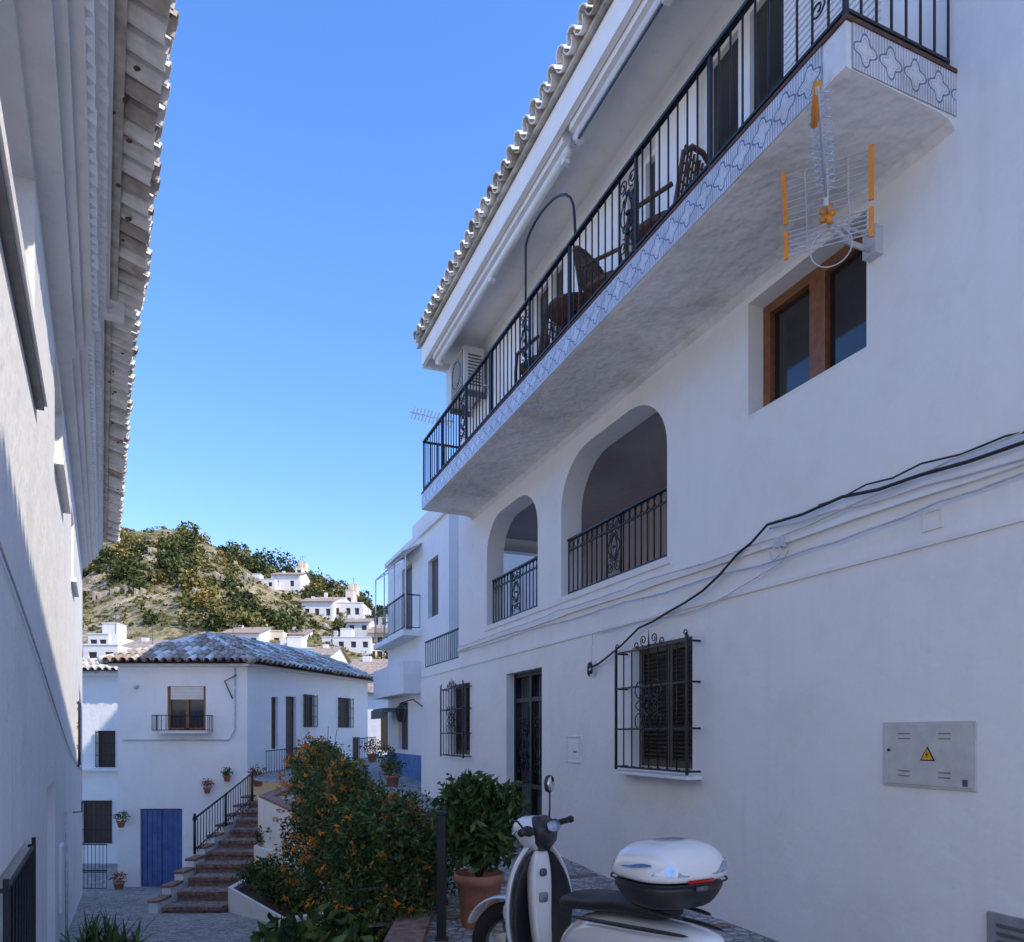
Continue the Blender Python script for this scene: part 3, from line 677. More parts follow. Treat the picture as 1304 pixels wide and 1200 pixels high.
ex=S0+sn*.04+Vector((0,0,EV)); barrel(mb,ex,sd,(sn.x,sn.y,-TT),31,6,.21,.42,.085,tm,keep=lambda p:hR(p)<=min(hF(p),hL(p),hB(p)+.4,EV+1.0)+.03,panmats=pm)
hipn=Vector((-8.42,20.25,EV+.93))
for (a_,b_) in (((-6.5,18.28,EV+.05),tuple(hipn)),((-10.35,18.28,EV+.05),tuple(hipn)),(tuple(hipn),(-8.1,22.6,EV+1.02))):
    a_=Vector(a_);b_=Vector(b_); L_=(b_-a_).length; n=int(L_/.34)
    for k in range(n): mb.tube([a_.lerp(b_,k/n),a_.lerp(b_,(k+1.15)/n)],[.10,.085],random.choice(['tilew','tileg']),8)
mb.box(-10.2,-6.6,18.42,18.6,1.72,1.8,'wall2')
mb.hexa([PS(-.2,1.72,0),PS(SL,1.72,0),PS(SL,1.72,-.2),PS(-.2,1.72,-.2),PS(-.2,1.8,0),PS(SL,1.8,0),PS(SL,1.8,-.2),PS(-.2,1.8,-.2)],'wall2')
mb.build("roof",HD)
def potplant(name,x,y,z,r,mats,fr=.3,h=.2,leaf=.05,n=500,seed=1,par=None):
    e=empty(name,(x,y,z)); m=MB()
    m.rings([ring((0,0,zz),(1,0,0),(0,1,0),rr,rr,20) for zz,rr in ((0,r*.68),(h*.8,r*.95),(h*.8,r*1.06),(h,r*1.08),(h,r*.95),(h*.9,r*.9))],'terra'); m.build("pot",e)
    leaves("foliage",[(0,0,h+fr*.6,fr,fr,fr*.75,n)],leaf,mats,[1]*len(mats),e,.2,.5,None,seed); return e
potplant("flower_pot",-7.7,18.45,-1.5,.09,['lf2','lf1','flr'],.17,.15,.06,160,3)
potplant("flower_pot.001",-7.2,18.45,-1.2,.09,['lf2','lf1','lf3'],.16,.15,.06,160,4)
potplant("flower_pot.002",-9.85,18.4,-2.35,.1,['lf2','lf1','lf3'],.2,.15,.06,200,5)
potplant("flower_pot.003",-9.85,18.3,-3.9,.13,['lf2','lf1','flr'],.2,.2,.06,200,6)
potplant("flower_pot.004",-6.3,18.1,-1.3,.13,['lf2','lf1','flr'],.25,.2,.06,250,7)

HE=empty("left_far_house"); mb=MB(); PQ=lambda a,z,d:(a,22+d,z)
opq=[dict(a=(-12.5,-11.95),z=(-1.0,.1),d=.12),dict(a=(-12.95,-12.05),z=(-3.3,-2.0),d=.12)]
wall(mb,PQ,-17,-10.05,-4.2,1.75,opq,'wall')
for o in opq: mb.pbox(PQ,*o['a'],*o['z'],.09,.12,'dwood'); grille(PQ,*o['a'],*o['z'],.06,6,False)
mb.box(-17,-10.06,21.7,22,1.75,1.83,'wall2'); mb.hexa([(-17,21.6,1.83),(-10.06,21.6,1.83),(-10.06,24.5,2.5),(-17,24.5,2.5),(-17,21.6,1.87),(-10.06,21.6,1.87),(-10.06,24.5,2.55),(-17,24.5,2.55)],'tileg')
barrel(mb,(-14.5,21.55,1.85),(1,0,0),(0,-4.4,-1.0),20,7,.21,.42,.088,['tileg','tilew'],panmats=['tiled'])
mb.quad((-10.06,22,-4.2),(-10.06,24.5,-4.2),(-10.06,24.5,2.5),(-10.06,22,1.75),'wall')
mb.quad((-17,24.5,-4.2),(-10.06,24.5,-4.2),(-10.06,24.5,2.5),(-17,24.5,2.5),'wall')
mb.box(-13.6,-11.7,21.8,22,-1.1,-1.04,'wall2')
mb.build("walls",HE)
FG=empty("iron_gate"); mb=MB(); PG=lambda a,z,d:(a,18.2+d,z); railing(mb,PG,-10.95,-10.1,-3.85,-2.75,0,.09); railing(mb,PG,-10.95,-10.1,-3.45,-3.4,0,.3); mb.build("bars",FG)

# ================================================================== GROUND
def upz(D): return float(np.interp(D,[-20,3,8,15,24,40,60],[-1.6,-1.6,-1.55,-1.18,-.8,-.5,-.5]))
def lnz(D): return float(np.interp(D,[-20,3,18,19,40],[-1.61,-1.61,-3.88,-3.9,-3.9]))
def leftedge(D): return float(np.interp(D,[-20,3,6,8.5,11,14,17,17.01,18.6,24.2,30,45],[-.9,-.9,-.95,-1.7,-2.9,-4.85,-4.85,-5.95,-6.74,-5.0,-4.0,-2]))
def rightedge(D):
    Y=(D-4.02*sA)/cA; x=4.02*cA-Y*sA
    if D>15.0: x=float(np.interp(D,[15,15.1,20.5,45],[-1.6,-1.1,-3.2,-1.0]))
    return x
mb=MB()
rows=[3+.5*k for k in range(28)]+[17.02]+[17.5+k for k in range(28)]
for i in range(len(rows)-1):
    a,b=rows[i],rows[i+1]
    mb.quad((leftedge(a),a,upz(a)),(rightedge(a)+.3,a,upz(a)),(rightedge(b)+.3,b,upz(b)),(leftedge(b),b,upz(b)),'cobble2')
mb.quad((-8,-12,-1.6),(10,-12,-1.6),(6,3,-1.6),(-3,3,-1.6),'cobble2')
mb.build("street")
mb=MB()
def le(D): return -.349-.489*((D+.196)/.872)-.2
for i in range(0,60):
    a=3+.5*i; b=a+.5
    def ri(D): return leftedge(min(D,16.9)) if D<17 else -5.5
    la,lb=(le(a),le(b)) if b<=17 else (-18,-18)
    mb.quad((la,a,lnz(a)),(ri(a),a,lnz(a)),(ri(b),b,lnz(b)),(lb,b,lnz(b)),'cobble2')
mb.build("lane")
mb=MB()
for i in range(len(rows)-1):
    a,b=rows[i],rows[i+1]
    if b>17: break
    l0,l1=leftedge(a),leftedge(b)
    mb.hexa([(l0,a,upz(a)-.05),(l0+.28,a,upz(a)-.05),(l1+.28,b,upz(b)-.05),(l1,b,upz(b)-.05),(l0,a,upz(a)+.06),(l0+.28,a,upz(a)+.06),(l1+.28,b,upz(b)+.06),(l1,b,upz(b)+.06)],'brick')
mb.build("brick_kerb")
mb=MB()
for i in range(len(rows)-1):
    a,b=rows[i],rows[i+1]
    if b>17: break
    l0,l1=leftedge(a)-.02,leftedge(b)-.02
    mb.quad((l0,a,lnz(a)-.2),(l1,b,lnz(b)-.2),(l1,b,upz(b)+.03),(l0,a,upz(a)+.03),'wall2')
mb.build("retaining_wall")
mb=MB()
for k in range(9):
    Y=2.6+k*1.1; p=[A2W(X,Y+dy) for X,dy in ((3.95,0),(1.2,0),(1.2,.12),(3.95,.12))]
    mb.add([(q[0],q[1],upz(q[1])+.006) for q in p],[(0,1,2,3)],'brick')
mb.build("paving_strips")
ST=empty("stone_staircase"); mb=MB(); n=10
for k in range(n):
    D0=12.3+.47*k; z=-3.05+.155*(k+1)-.02; xl_=-5.9+.05*math.sin(k*1.3)
    mb.box(xl_,-4.88,D0+.012,17.05,lnz(12)-1.2,z-.06,'brick'); mb.box(xl_,-4.88,D0+.12,D0+.57,z-.06,z,'tread')
    for q in range(9):
        xa=xl_+(-4.88-xl_)*q/9; mb.box(xa+.006,xa+(-4.88-xl_)/9-.006,D0-.02+random.uniform(-.01,.01),D0+.12,z-.055,z+.006,'brick')
mb.build("steps",ST)
mb=MB()
for k in range(10):
    D0=12.3+.47*k; z=-3.05+.155*(k+1)+.05
    mb.box(-6.12,-5.97,D0,D0+.47,-4.3,z,'wall2'); mb.box(-6.14,-5.95,D0-.01,D0+.46,z,z+.04,'brick')
mb.build("side_wall",ST)
SR=empty("stair_railing"); mb=MB()
def sz(D): return -3.05+.155*((D-12.3)/.47+1)+.08
def rx_(D): return -6.04+(D-13.9)*.1
Da,Db=13.9,16.3
mb.tube([(rx_(Da),Da,sz(Da)+.68),(rx_(Db),Db,sz(Db)+.62)],.02,'iron',6); mb.tube([(rx_(Da),Da,sz(Da)+.08),(rx_(Db),Db,sz(Db)+.08)],.012,'iron',6)
for k in range(23):
    D=Da+k*(Db-Da)/22; mb.tube([(rx_(D),D,sz(D)),(rx_(D),D,sz(D)+.65)],.009 if k%11 else .028,'iron',6)
mb.tube([(rx_(Da),Da,sz(Da)+.65),(rx_(Da),Da,sz(Da)+.78)],[.045,.02],'iron',8)
mb.build("bars",SR)
RL=empty("street_railing"); mb=MB()
PR3=lambda a,z,d:tuple(C0+sd*a+sn*(.35+d)+Vector((0,0,z+.04*a))); railing(mb,PR3,.3,2.2,-1.25,-.45,0,.11); railing(mb,PR3,4.8,6.2,-1.1,-.35,0,.11); mb.build("bars",RL)
def planter(name,pts,zt,h):
    e=empty(name); m=MB(); c=Vector((sum(p[0] for p in pts)/len(pts),sum(p[1] for p in pts)/len(pts),0)); L=len(pts)
    inn=[tuple(Vector((p[0],p[1],0))*.9+c*.1) for p in pts]
    for i in range(L):
        a,b=pts[i],pts[(i+1)%L]; ai,bi=inn[i],inn[(i+1)%L]
        m.quad((*a,zt-h),(*b,zt-h),(*b,zt),(*a,zt),'wall2'); m.quad((*a,zt),(*b,zt),(bi[0],bi[1],zt),(ai[0],ai[1],zt),'wall2'); m.quad((ai[0],ai[1],zt),(bi[0],bi[1],zt),(bi[0],bi[1],zt-.15),(ai[0],ai[1],zt-.15),'wall2')
    m.add([(p[0],p[1],zt-.08) for p in inn],[tuple(range(L))],'soil'); m.build("walls",e); return e
p1=planter("stone_planter",[(-4.86,12.5),(-4.86,13.7),(-3.6,12.4),(-2.6,10.7),(-3.2,10.3)],-2.62,1.4)
p2=planter("stone_planter.001",[(-4.86,13.75),(-4.86,15.2),(-4.3,15.2),(-3.4,12.6),(-3.75,12.4)],-2.1,1.6)
p3=planter("stone_planter.002",[(-4.86,15.25),(-4.86,16.9),(-4.2,16.9),(-4.2,15.25)],-1.55,1.6)
leaves("planter_shrubs",[(-4.3,12.75,-2.42,.5,.45,.28,1800),(-3.7,11.9,-2.4,.5,.5,.3,2000),(-3.2,11.2,-2.4,.4,.5,.35,1500),(-4.4,14.2,-1.85,.4,.6,.3,1700),(-4.65,13.9,-1.95,.25,.3,.2,700),(-4.1,13.6,-1.75,.4,.5,.32,1500),(-4.5,16,-1.25,.35,.7,.32,1500),(-4.65,15.6,-1.35,.25,.3,.25,700),(-4.3,17.2,-.75,.4,.5,.45,1300),(-3.6,13.4,-1.6,.5,.8,.5,1800)],.075,['lf1','lf2','lf3'],[4,4,1],None,.2,.5,None,11)
TV=empty("trumpet_vine_hedge")
bl=[(-.92,6.55,-1.15,.38,.42,.6,3600),(-1.3,7.0,-1.0,.45,.5,.5,3800),(-1.55,7.5,-1.25,.45,.55,.65,3800),(-1.85,8.2,-.9,.5,.55,.55,3800),(-2.15,8.9,-.95,.5,.6,.65,3800),(-2.45,9.7,-.78,.48,.6,.6,3400),(-2.5,9.3,-1.35,.42,.6,.55,3000),(-2.75,10.6,-.6,.42,.6,.5,2600),(-1.95,8.1,-1.6,.42,.55,.5,3000),(-3.05,11.4,-.5,.42,.5,.45,2200),(-1.3,6.6,-1.55,.4,.35,.4,2200),(-.72,6.9,-1.1,.28,.4,.45,1800),(-3.3,12.3,-.65,.4,.5,.5,1800),(-.95,6.15,-1.6,.3,.25,.3,1500),(-1.0,6.9,-.75,.16,.2,.2,350),(-1.7,7.8,-.42,.2,.2,.16,350),(-2.6,9.9,-.28,.18,.25,.2,350)]
leaves("foliage",bl,.062,['lf1','lf2','lf3','lf4'],[4,4,2.6,.8],TV,.35,.42,None,21)
fb=[]
for i,(cx,cy,cz,rx,ry,rz,nn) in enumerate(bl):
    for k in range(24 if cy>8 else 12):
        d=rng.normal(size=3); d/=np.linalg.norm(d); d[1]=-abs(d[1]); d[0]-=.3
        fb.append((cx+d[0]*rx*1.03,cy+d[1]*ry*1.03,cz+d[2]*rz*1.02,.05,.05,.045,int(rng.integers(4,20))))
leaves("blossoms",fb,.05,['fl','lf4'],[4,1],TV,.1,.35,None,22,.5)
mb=MB()
for k in range(26):
    b=random.choice(bl); x0_,y0_=b[0]+random.uniform(-.1,.1),b[1]+random.uniform(-.1,.1)
    mb.tube([(x0_,y0_,-1.9),(x0_+random.uniform(-.1,.1),y0_,-1.3),(x0_+random.uniform(-.4,.4),y0_+random.uniform(-.4,.2),b[2]+random.uniform(0,.5))],[.02,.012,.004],'bark',5)
mb.build("stems",TV)
leaves("broadleaf_plant",[(-1.7,6.35,-1.85,.42,.35,.38,380),(-1.3,6.0,-1.85,.35,.25,.3,280),(-2.2,6.9,-2.0,.3,.3,.25,160)],.16,['lf1','lf2','lf3'],[2,4,3],None,.3,.5,None,31,-.3)
bb=empty("spiky_plant",(-4.45,8.0,-2.36)); mb=MB()
for k in range(220):
    a=random.uniform(0,2*PI); t=random.uniform(.15,1.4); L=random.uniform(.3,.55); ox=random.uniform(-.3,.3); oy=random.uniform(-.2,.2)
    dx,dy=math.cos(a)*math.sin(t),math.sin(a)*math.sin(t); w=.013
    pts_=[]
    for s_ in (0,.5,1): pts_.append(Vector((ox+dx*L*s_,oy+dy*L*s_,L*math.cos(t)*s_-.16*s_*s_*math.sin(t))))
    sdv=Vector((-math.sin(a),math.cos(a),0))*w
    mb.add([pts_[0]-sdv*.6,pts_[0]+sdv*.6,pts_[1]+sdv,pts_[1]-sdv,pts_[2]],[(0,1,2,3),(3,2,4)],random.choice(['lf1','lf2','lf3','lf3']))
mb.rings([ring((0,0,z),(1,0,0),(0,1,0),r,r,16) for z,r in ((-.35,.3),(0,.38),(.03,.34))],'terra')
mb.build("blades",bb)
PS1=empty("potted_shrub",(-.27,6.0,-1.6)); mb=MB()
mb.rings([ring((0,0,z),(1,0,0),(0,1,0),r,r,32) for z,r in ((0,.13),(.02,.14),(.38,.185),(.385,.205),(.46,.21),(.465,.195),(.42,.18))],'terra')
for k in range(9): 
    a=k*.7; mb.tube([(0,0,.4),(.1*math.cos(a),.1*math.sin(a),.6),(.25*math.cos(a),.25*math.sin(a),.95)],[.012,.009,.004],'bark',5)
mb.build("pot",PS1)
leaves("foliage",[(0.02,0,.9,.34,.34,.28,900),(-.14,0,1.1,.2,.22,.18,330),(.19,.05,1.02,.22,.22,.18,330),(.05,-.1,.68,.26,.25,.18,380),(.0,.0,1.2,.12,.12,.1,90),(-.3,.0,.85,.12,.12,.12,90),(.36,0,.8,.12,.12,.12,90)],.115,['lf1','lf2','lf3'],[5,4,1.5],PS1,.3,.34,None,41,-.3)
BP=empty("black_post",(-.54,5.6,-1.6)); mb=MB(); mb.box(-.035,.035,-.035,.035,0,.98,'iron'); mb.box(-.045,.045,-.045,.045,.98,1.01,'iron'); mb.box(-.05,.05,-.05,.05,0,.04,'iron'); mb.build("post",BP,bevel=.006)

# ================================================================== SCOOTER
SC=empty("motor_scooter",(.62,3.3,-1.6),math.atan2(.88,-.475))
X_=(1,0,0);Y_=(0,1,0);Z_=(0,0,1)
def xl(mb,secs,mat,n=18,p=2.4): mb.rings([ring((x,cy,cz),Y_,Z_,hw,hh,n,p) for (x,cy,cz,hw,hh) in secs],mat)
def zl(mb,secs,mat,n=18,p=2.5): mb.rings([ring((cx,0,z),X_,Y_,rx,ry,n,p) for (z,cx,rx,ry) in secs],mat)
def shell(mb,secs,mat,th=.02,n=14,bow=.0):
    # curved panel: secs = (z, x at centre, half width, sweep back at the edge)
    rs=[]
    for (z,x,hw,sw) in secs:
        fr=[(x-sw*(abs(t)**2.2),hw*t,z) for t in np.linspace(-1,1,n)]
        bk=[(x-sw*(abs(t)**2.2)-th,hw*t*.985,z) for t in np.linspace(1,-1,n)]
        rs.append([Vector(p) for p in fr+bk])
    mb.rings(rs,mat)
def wheel(name,x,st=0,fender=False):
    m=MB(); R=.235;r=.052; nn=40; k2=12; vs=[];fs=[]
    for i in range(nn):
        a=2*PI*i/nn
        for j in range(k2):
            b=2*PI*j/k2; rr=R+r*math.cos(b)*1.05; vs.append((rr*math.cos(a),r*.95*math.sin(b),rr*math.sin(a)))
    for i in range(nn):
        for j in range(k2): fs.append((i*k2+j,((i+1)%nn)*k2+j,((i+1)%nn)*k2+(j+1)%k2,i*k2+(j+1)%k2))
    m.add(vs,fs,'rubber',True)
    m.tube([(.195*math.cos(a),0,.195*math.sin(a)) for a in np.linspace(0,2*PI,32,False)],.02,'dgrey',8,True)
    m.tube([(0,-.06,0),(0,.06,0)],.035,'dgrey',12)
    for k in range(5):
        a=k*2*PI/5; m.tube([(0,0,0),(.19*math.cos(a),0,.19*math.sin(a))],[.025,.016],'dgrey',6)
    m.tube([(0,.045,0),(0,.05,0)],.11,'steel',20)
    e=empty(name,(x,0,.29),st,SC); m.build("tyre_and_rim",e)
    if fender:
        m=MB(); rs=[]
        for k in range(13):
            a=math.radians(20+k*11.5); rad=Vector((math.cos(a),0,math.sin(a))); w=.055+.03*math.sin(PI*k/12)
            rs.append(ring(rad*.325,rad,Y_,.014,w,12,2.2))
        m.rings(rs,'pearl')
        for sg in (-1,1):
            m.tube([(-.10,sg*.075,.40),(0,sg*.075,0)],.02,'dgrey',8); m.rings([ring((-.03,sg*.078,.24),X_,Z_,.05,.09,12),ring((-.03,sg*.09,.24),X_,Z_,.035,.07,12)],'pearl')
        m.build("mudguard",e,subsurf=1)
wheel("rear_wheel",0); wheel("front_wheel",1.31,.5,True)
mb=MB()
xl(mb,[(-.44,0,.74,.03,.03),(-.40,0,.74,.085,.055),(-.25,0,.71,.125,.09),(-.05,0,.66,.155,.125),(.2,0,.62,.165,.15),(.42,0,.56,.15,.17),(.58,0,.48,.12,.15),(.66,0,.42,.09,.1)],'pearl')
# front apron : a swept-back panel, narrow at the neck and wide at knee height
shell(mb,[(.26,1.02,.12,.04),(.34,1.08,.17,.08),(.46,1.13,.21,.13),(.6,1.14,.225,.15),(.72,1.13,.215,.14),(.82,1.11,.185,.11),(.90,1.08,.14,.08),(.96,1.05,.09,.05),(.98,1.04,.06,.03)],'pearl',.05)
xl(mb,[(.55,0,.36,.16,.06),(.75,0,.33,.17,.05),(.98,0,.34,.17,.06)],'pearl')
# inner column, rises unbroken into the neck
zl(mb,[(.36,.93,.05,.055),(.5,.965,.045,.06),(.66,.975,.045,.072),(.80,.98,.045,.075),(.90,.985,.045,.06),(.98,1.0,.04,.045)],'pearl',18,3)
mb.build("white_bodywork",SC,subsurf=1)
mb=MB()
shell(mb,[(.33,1.02,.14,.06),(.46,1.06,.185,.11),(.6,1.07,.20,.13),(.72,1.06,.185,.12),(.82,1.045,.15,.09),(.90,1.02,.10,.05),(.95,1.0,.06,.03)],'bplast',.03)
mb.box(.5,.99,-.165,.165,.385,.41,'bplast')
xl(mb,[(-.1,0,.5,.13,.12),(.2,0,.42,.15,.13),(.5,0,.38,.13,.1)],'bplast')
xl(mb,[(-.42,0,.45,.05,.02),(-.2,0,.58,.08,.03),(.1,0,.6,.08,.03)],'bplast')
xl(mb,[(-.12,.1,.29,.05,.1),(.1,.11,.3,.06,.11),(.35,.1,.3,.05,.08)],'dgrey'); xl(mb,[(-.3,-.16,.36,.05,.06),(.0,-.17,.33,.06,.07),(.25,-.15,.28,.03,.04)],'chrome')
mb.tube([(.25,.12,.25),(.2,.25,.02)],.012,'dgrey',6)
for sg in (1,-1):
    mb.tube([(.5,sg*.16,.42),(.3,sg*.172,.5),(0,sg*.165,.56),(-.3,sg*.12,.66)],[.03,.022,.016,.01],'bplast',8)
    mb.tube([(.45,sg*.15,.70),(.1,sg*.165,.745),(-.2,sg*.14,.775),(-.38,sg*.09,.785)],[.012,.012,.012,.008],'bplast',6)
mb.build("black_plastics",SC,subsurf=1)
mb=MB()
xl(mb,[(.66,0,.69,.05,.02),(.62,0,.73,.11,.05),(.45,0,.77,.145,.05),(.28,0,.785,.15,.045),(.16,0,.82,.145,.055),(.0,0,.835,.14,.05),(-.12,0,.83,.11,.04),(-.16,0,.82,.06,.02)],'seat'); mb.build("seat",SC,subsurf=1)
HBR=empty("handlebar",(1.0,0,1.06),.62,SC); mb=MB()
mb.tube([(-.06,-.33,.02),(-.02,-.15,.0),(0,0,0),(-.02,.15,0),(-.06,.33,.02)],.012,'chrome',8)
for sg in (1,-1):
    mb.tube([(-.035,sg*.2,.01),(-.065,sg*.34,.02)],.018,'rubber',10); mb.tube([(-.065,sg*.34,.02),(-.067,sg*.355,.02)],.022,'bplast',10)
    mb.tube([(.02,sg*.17,.01),(.02,sg*.24,.01),(-.01,sg*.34,.01)],.006,'chrome',6); mb.tube([(-.02,sg*.15,0),(-.03,sg*.2,.01)],.03,'bplast',10)
    mp_=[(-.0,sg*.17,.02),(0,sg*.18,.1),(0.0,sg*.18,.2)] if sg==-1 else [(-.0,sg*.19,.02),(.03,sg*.2,.06),(.05,sg*.24,.07)]
    mb.tube(mp_,.006,'bplast',6)
c=Vector((0.0,-.18,.245)); nrm=Vector((-.98,.05,0)).normalized(); t1=Vector((.05,.98,0)).normalized()
mb.rings([ring(c-nrm*.02,t1,Z_,.03,.03,18),ring(c-nrm*.012,t1,Z_,.052,.052,18),ring(c+nrm*.006,t1,Z_,.052,.052,18)],'bplast'); mb.rings([ring(c+nrm*.007,t1,Z_,.045,.045,18),ring(c+nrm*.009,t1,Z_,.045,.045,18)],'mirror')
mb.build("bars_and_mirror",HBR)
mb=MB()
zl(mb,[(-.13,.0,.05,.055),(-.08,.015,.08,.11),(-.02,.03,.095,.15),(.03,.04,.09,.15),(.06,.04,.06,.10),(.072,.04,.03,.05)],'pearl')
mb.build("headlight_shroud",HBR,subsurf=1)
mb=MB()
zl(mb,[(-.12,-.03,.04,.05),(-.07,-.045,.055,.10),(.0,-.045,.06,.125),(.04,-.035,.055,.11),(.072,-.015,.03,.07)],'bplast')
tz=Vector((.35,0,.93)); mb.rings([ring((-.10,0,.018),Y_,tz,.085,.034,20,2.6),ring((-.110,0,.022),Y_,tz,.08,.03,20,2.6)],'lens')
mb.rings([ring((.12,0,-.01),Y_,Z_,.09,.04,18),ring((.14,0,-.02),Y_,Z_,.05,.025,18)],'lens')
mb.build("instruments",HBR)
mb=MB()
for sg in (1,-1): mb.rings([ring((1.12,sg*.11,.72),(0,.8,0),Z_,.03,.06,12),ring((1.14,sg*.11,.72),Y_,Z_,.015,.04,12)],'lens')
mb.rings([ring((-.40,0,.735),Y_,Z_,.09,.04,18),ring((-.45,0,.73),Y_,Z_,.065,.028,18)],'red')
mb.rings([ring((.936,0,.82),Y_,Z_,.022,.022,16,4),ring((.926,0,.82),Y_,Z_,.02,.02,16,4)],'dgrey')
mb.rings([ring((.935,0,.68),Y_,Z_,.03,.03,16,5),ring((.926,0,.68),Y_,Z_,.028,.028,16,5)],'mgrey')
mb.box(-.47,-.462,-.1,.1,.42,.56,'white')
mb.build("lamps",SC)
TC=empty("top_case",(-.13,0,.86),0,SC); TC.scale=(.95,.95,.95); mb=MB()
for sg in (1,-1): mb.tube([(.12,sg*.09,-.03),(-.08,sg*.1,-.02),(-.2,sg*.08,-.02)],.011,'bplast',6)
mb.rings([ring((0,0,z),X_,Y_,rx,ry,28,2.9) for z,rx,ry in ((.0,.13,.15),(.015,.16,.18),(.06,.19,.215),(.105,.205,.235),(.125,.21,.24))],'bplast')
mb.build("base",TC,subsurf=1)
# lid: nearly vertical rear face, domed top falling to the front
def lidring(z,rx,ry,cx): return ring((cx,0,z),X_,Y_,rx,ry,32,3.0)
LZ=[(.127,.214,.244,0),(.15,.217,.247,0),(.19,.212,.242,-.003),(.23,.197,.226,-.008),(.262,.17,.197,-.014),(.285,.13,.155,-.02),(.298,.08,.10,-.024),(.302,.03,.04,-.026)]
mb=MB(); mb.rings([lidring(*q) for q in LZ],'pearl'); mb.build("lid",TC,subsurf=1)
mb=MB()
def lidp(q,z,off):
    zs=[l[0] for l in LZ]; rx=float(np.interp(z,zs,[l[1] for l in LZ]))+off; ry=float(np.interp(z,zs,[l[2] for l in LZ]))+off; cx=float(np.interp(z,zs,[l[3] for l in LZ]))
    x=math.cos(q);y=math.sin(q); e=2/3.0
    return (cx+rx*math.copysign(abs(x)**e,x),ry*math.copysign(abs(y)**e,y),z)
def strip(q0,q1,zf,mt_,nn=12):
    lo=[];hi=[]
    for k in range(nn+1):
        t=k/nn; a_,b_=zf(t); q=q0+(q1-q0)*t; lo.append(lidp(q,a_,.003)); hi.append(lidp(q,b_,.003))
    mb.add(lo+hi,[(k,k+1,nn+2+k,nn+1+k) for k in range(nn)],mt_,True)
for s_ in (1,-1):
    strip(s_*2.15,s_*3.0,lambda t:(.165+.01*(1-t),.172+.05*math.sin(PI*min(1,t*1.15))*.9),'lens')
    strip(s_*2.3,s_*2.85,lambda t:(.178,.182+.018*math.sin(PI*t)),'decal') if False else None
    strip(s_*1.5,s_*2.12,lambda t:(.19+.02*t,.193+.022*t+.012*math.sin(PI*t)),'decal')
strip(2.98,3.30,lambda t:(.135,.15),'red')
mb.tube([lidp(q,.127,.001) for q in np.linspace(0,2*PI,60,False)],.005,'cable',5,True)
mb.tube([(-.215,-.03,.11),(-.225,0,.11),(-.215,.03,.11)],.012,'dgrey',6)
mb.build("reflectors",TC)

# ================================================================== HILL + TOWN
def ridge(x): return 1.03*float(np.interp(x,[-600,-300,-150,-108,-92,-77,-64,-57,-47,-39,-28,-17,10,60,300,600],[5,22,36,42,46.5,45,40.5,37.5,35,31,26,21,12,6,0,0]))
def nz(x,y): return 1.6*math.sin(x*.13+y*.07)+1.1*math.sin(x*.31-y*.23+1)+.7*math.sin(x*.7+y*.5)
def hz(x,D):
    r=ridge(x*170/max(D,60) if D<170 else x)
    if D<=170:
        t=(D-80)/90
        if D<80: return float(np.interp(D,[26,40,80],[-4.5,-2,5.5]))
        return 5.5+(r-5.5)*(t**.85)+nz(x,D)*min(1,t*2)*(1-.5*t)
    return r-(D-170)*.25+nz(x,D)*.5
mb=MB(); xs=list(np.linspace(-420,300,181)); ds=list(np.linspace(26,80,12))+list(np.linspace(84,170,40))+list(np.linspace(178,420,14))
vs=[(x*(.35+.65*min(1,d/170)),d,hz(x*(.35+.65*min(1,d/170)),d)) for d in ds for x in xs]; nx=len(xs)
mb.add(vs,[(j*nx+i,j*nx+i+1,(j+1)*nx+i+1,(j+1)*nx+i) for j in range(len(ds)-1) for i in range(nx-1)],'hill',True)
mb.build("hill")
mb=MB(); mb.quad((-4000,-3000,-9),(4000,-3000,-9),(4000,6000,-9),(-4000,6000,-9),'hill'); mb.build("ground")
tb=[];tb2=[];tb3=[]
r_=random.Random(5)
def uD(u,D): return (u-652)/930*D
keepout=[(345,134,46),(423,117,46),(455,97,52),(320,90,45),(268,150,12)]
for k in range(1100):
    u=r_.uniform(70,640); D=r_.uniform(92,170); x=uD(u,D); z=hz(x,D)
    dens=.16+.35*math.sin(x*.11+D*.05)+.25*math.sin(x*.23-D*.17+2)
    if 100<u<270 and 108<D<142: dens+=.55
    if 300<u<410 and D>138: dens+=.5
    if u>400: dens+=.35
    if any(abs(u-hu)<hw and hd-26<D<hd+2 for hu,hd,hw in keepout): continue
    if r_.random()>dens: continue
    s=r_.uniform(.7,2.0)
    hgt=s*r_.uniform(.8,1.3)
    b=(x,D,z+hgt*.6,s,s,hgt,int(80+80*s)); q=r_.random()
    (tb if q<.64 else tb2 if q<.86 else tb3).append(b)
for (u,D,h) in ((335,150,3),(350,152,4),(362,150,4.5),(375,151,3.5),(388,150,3),(400,150,2.5),(430,150,2.5),(240,165,2.2)):
    x=uD(u,D); tb.append((x,D,hz(x,D)+h*.6,2.3,2.3,h,330))
leaves("hill_trees",tb,.65,['pine1','pine2','scrub'],[6,3,.5],None,.6,.6,None,51)
leaves("hill_scrub",tb2,.6,['pine2','scrub','pine1'],[3,4,1],None,.6,.6,None,52)
if tb3: leaves("yellow_trees",tb3,.55,['autumn','scrub','pine2'],[3,3,1],None,.5,.6,None,53)
low=[]
for k in range(2600):
    u=r_.uniform(70,640); D=r_.uniform(92,171); x=uD(u,D); s=r_.uniform(.2,.65); low.append((x,D,hz(x,D)+s*.3,s,s,s*.7,14))
leaves("hill_bushes",low,.45,['scrub','pine2','autumn','pine1'],[5,3,.6,2],None,.4,.6,None,54)
mb=MB()
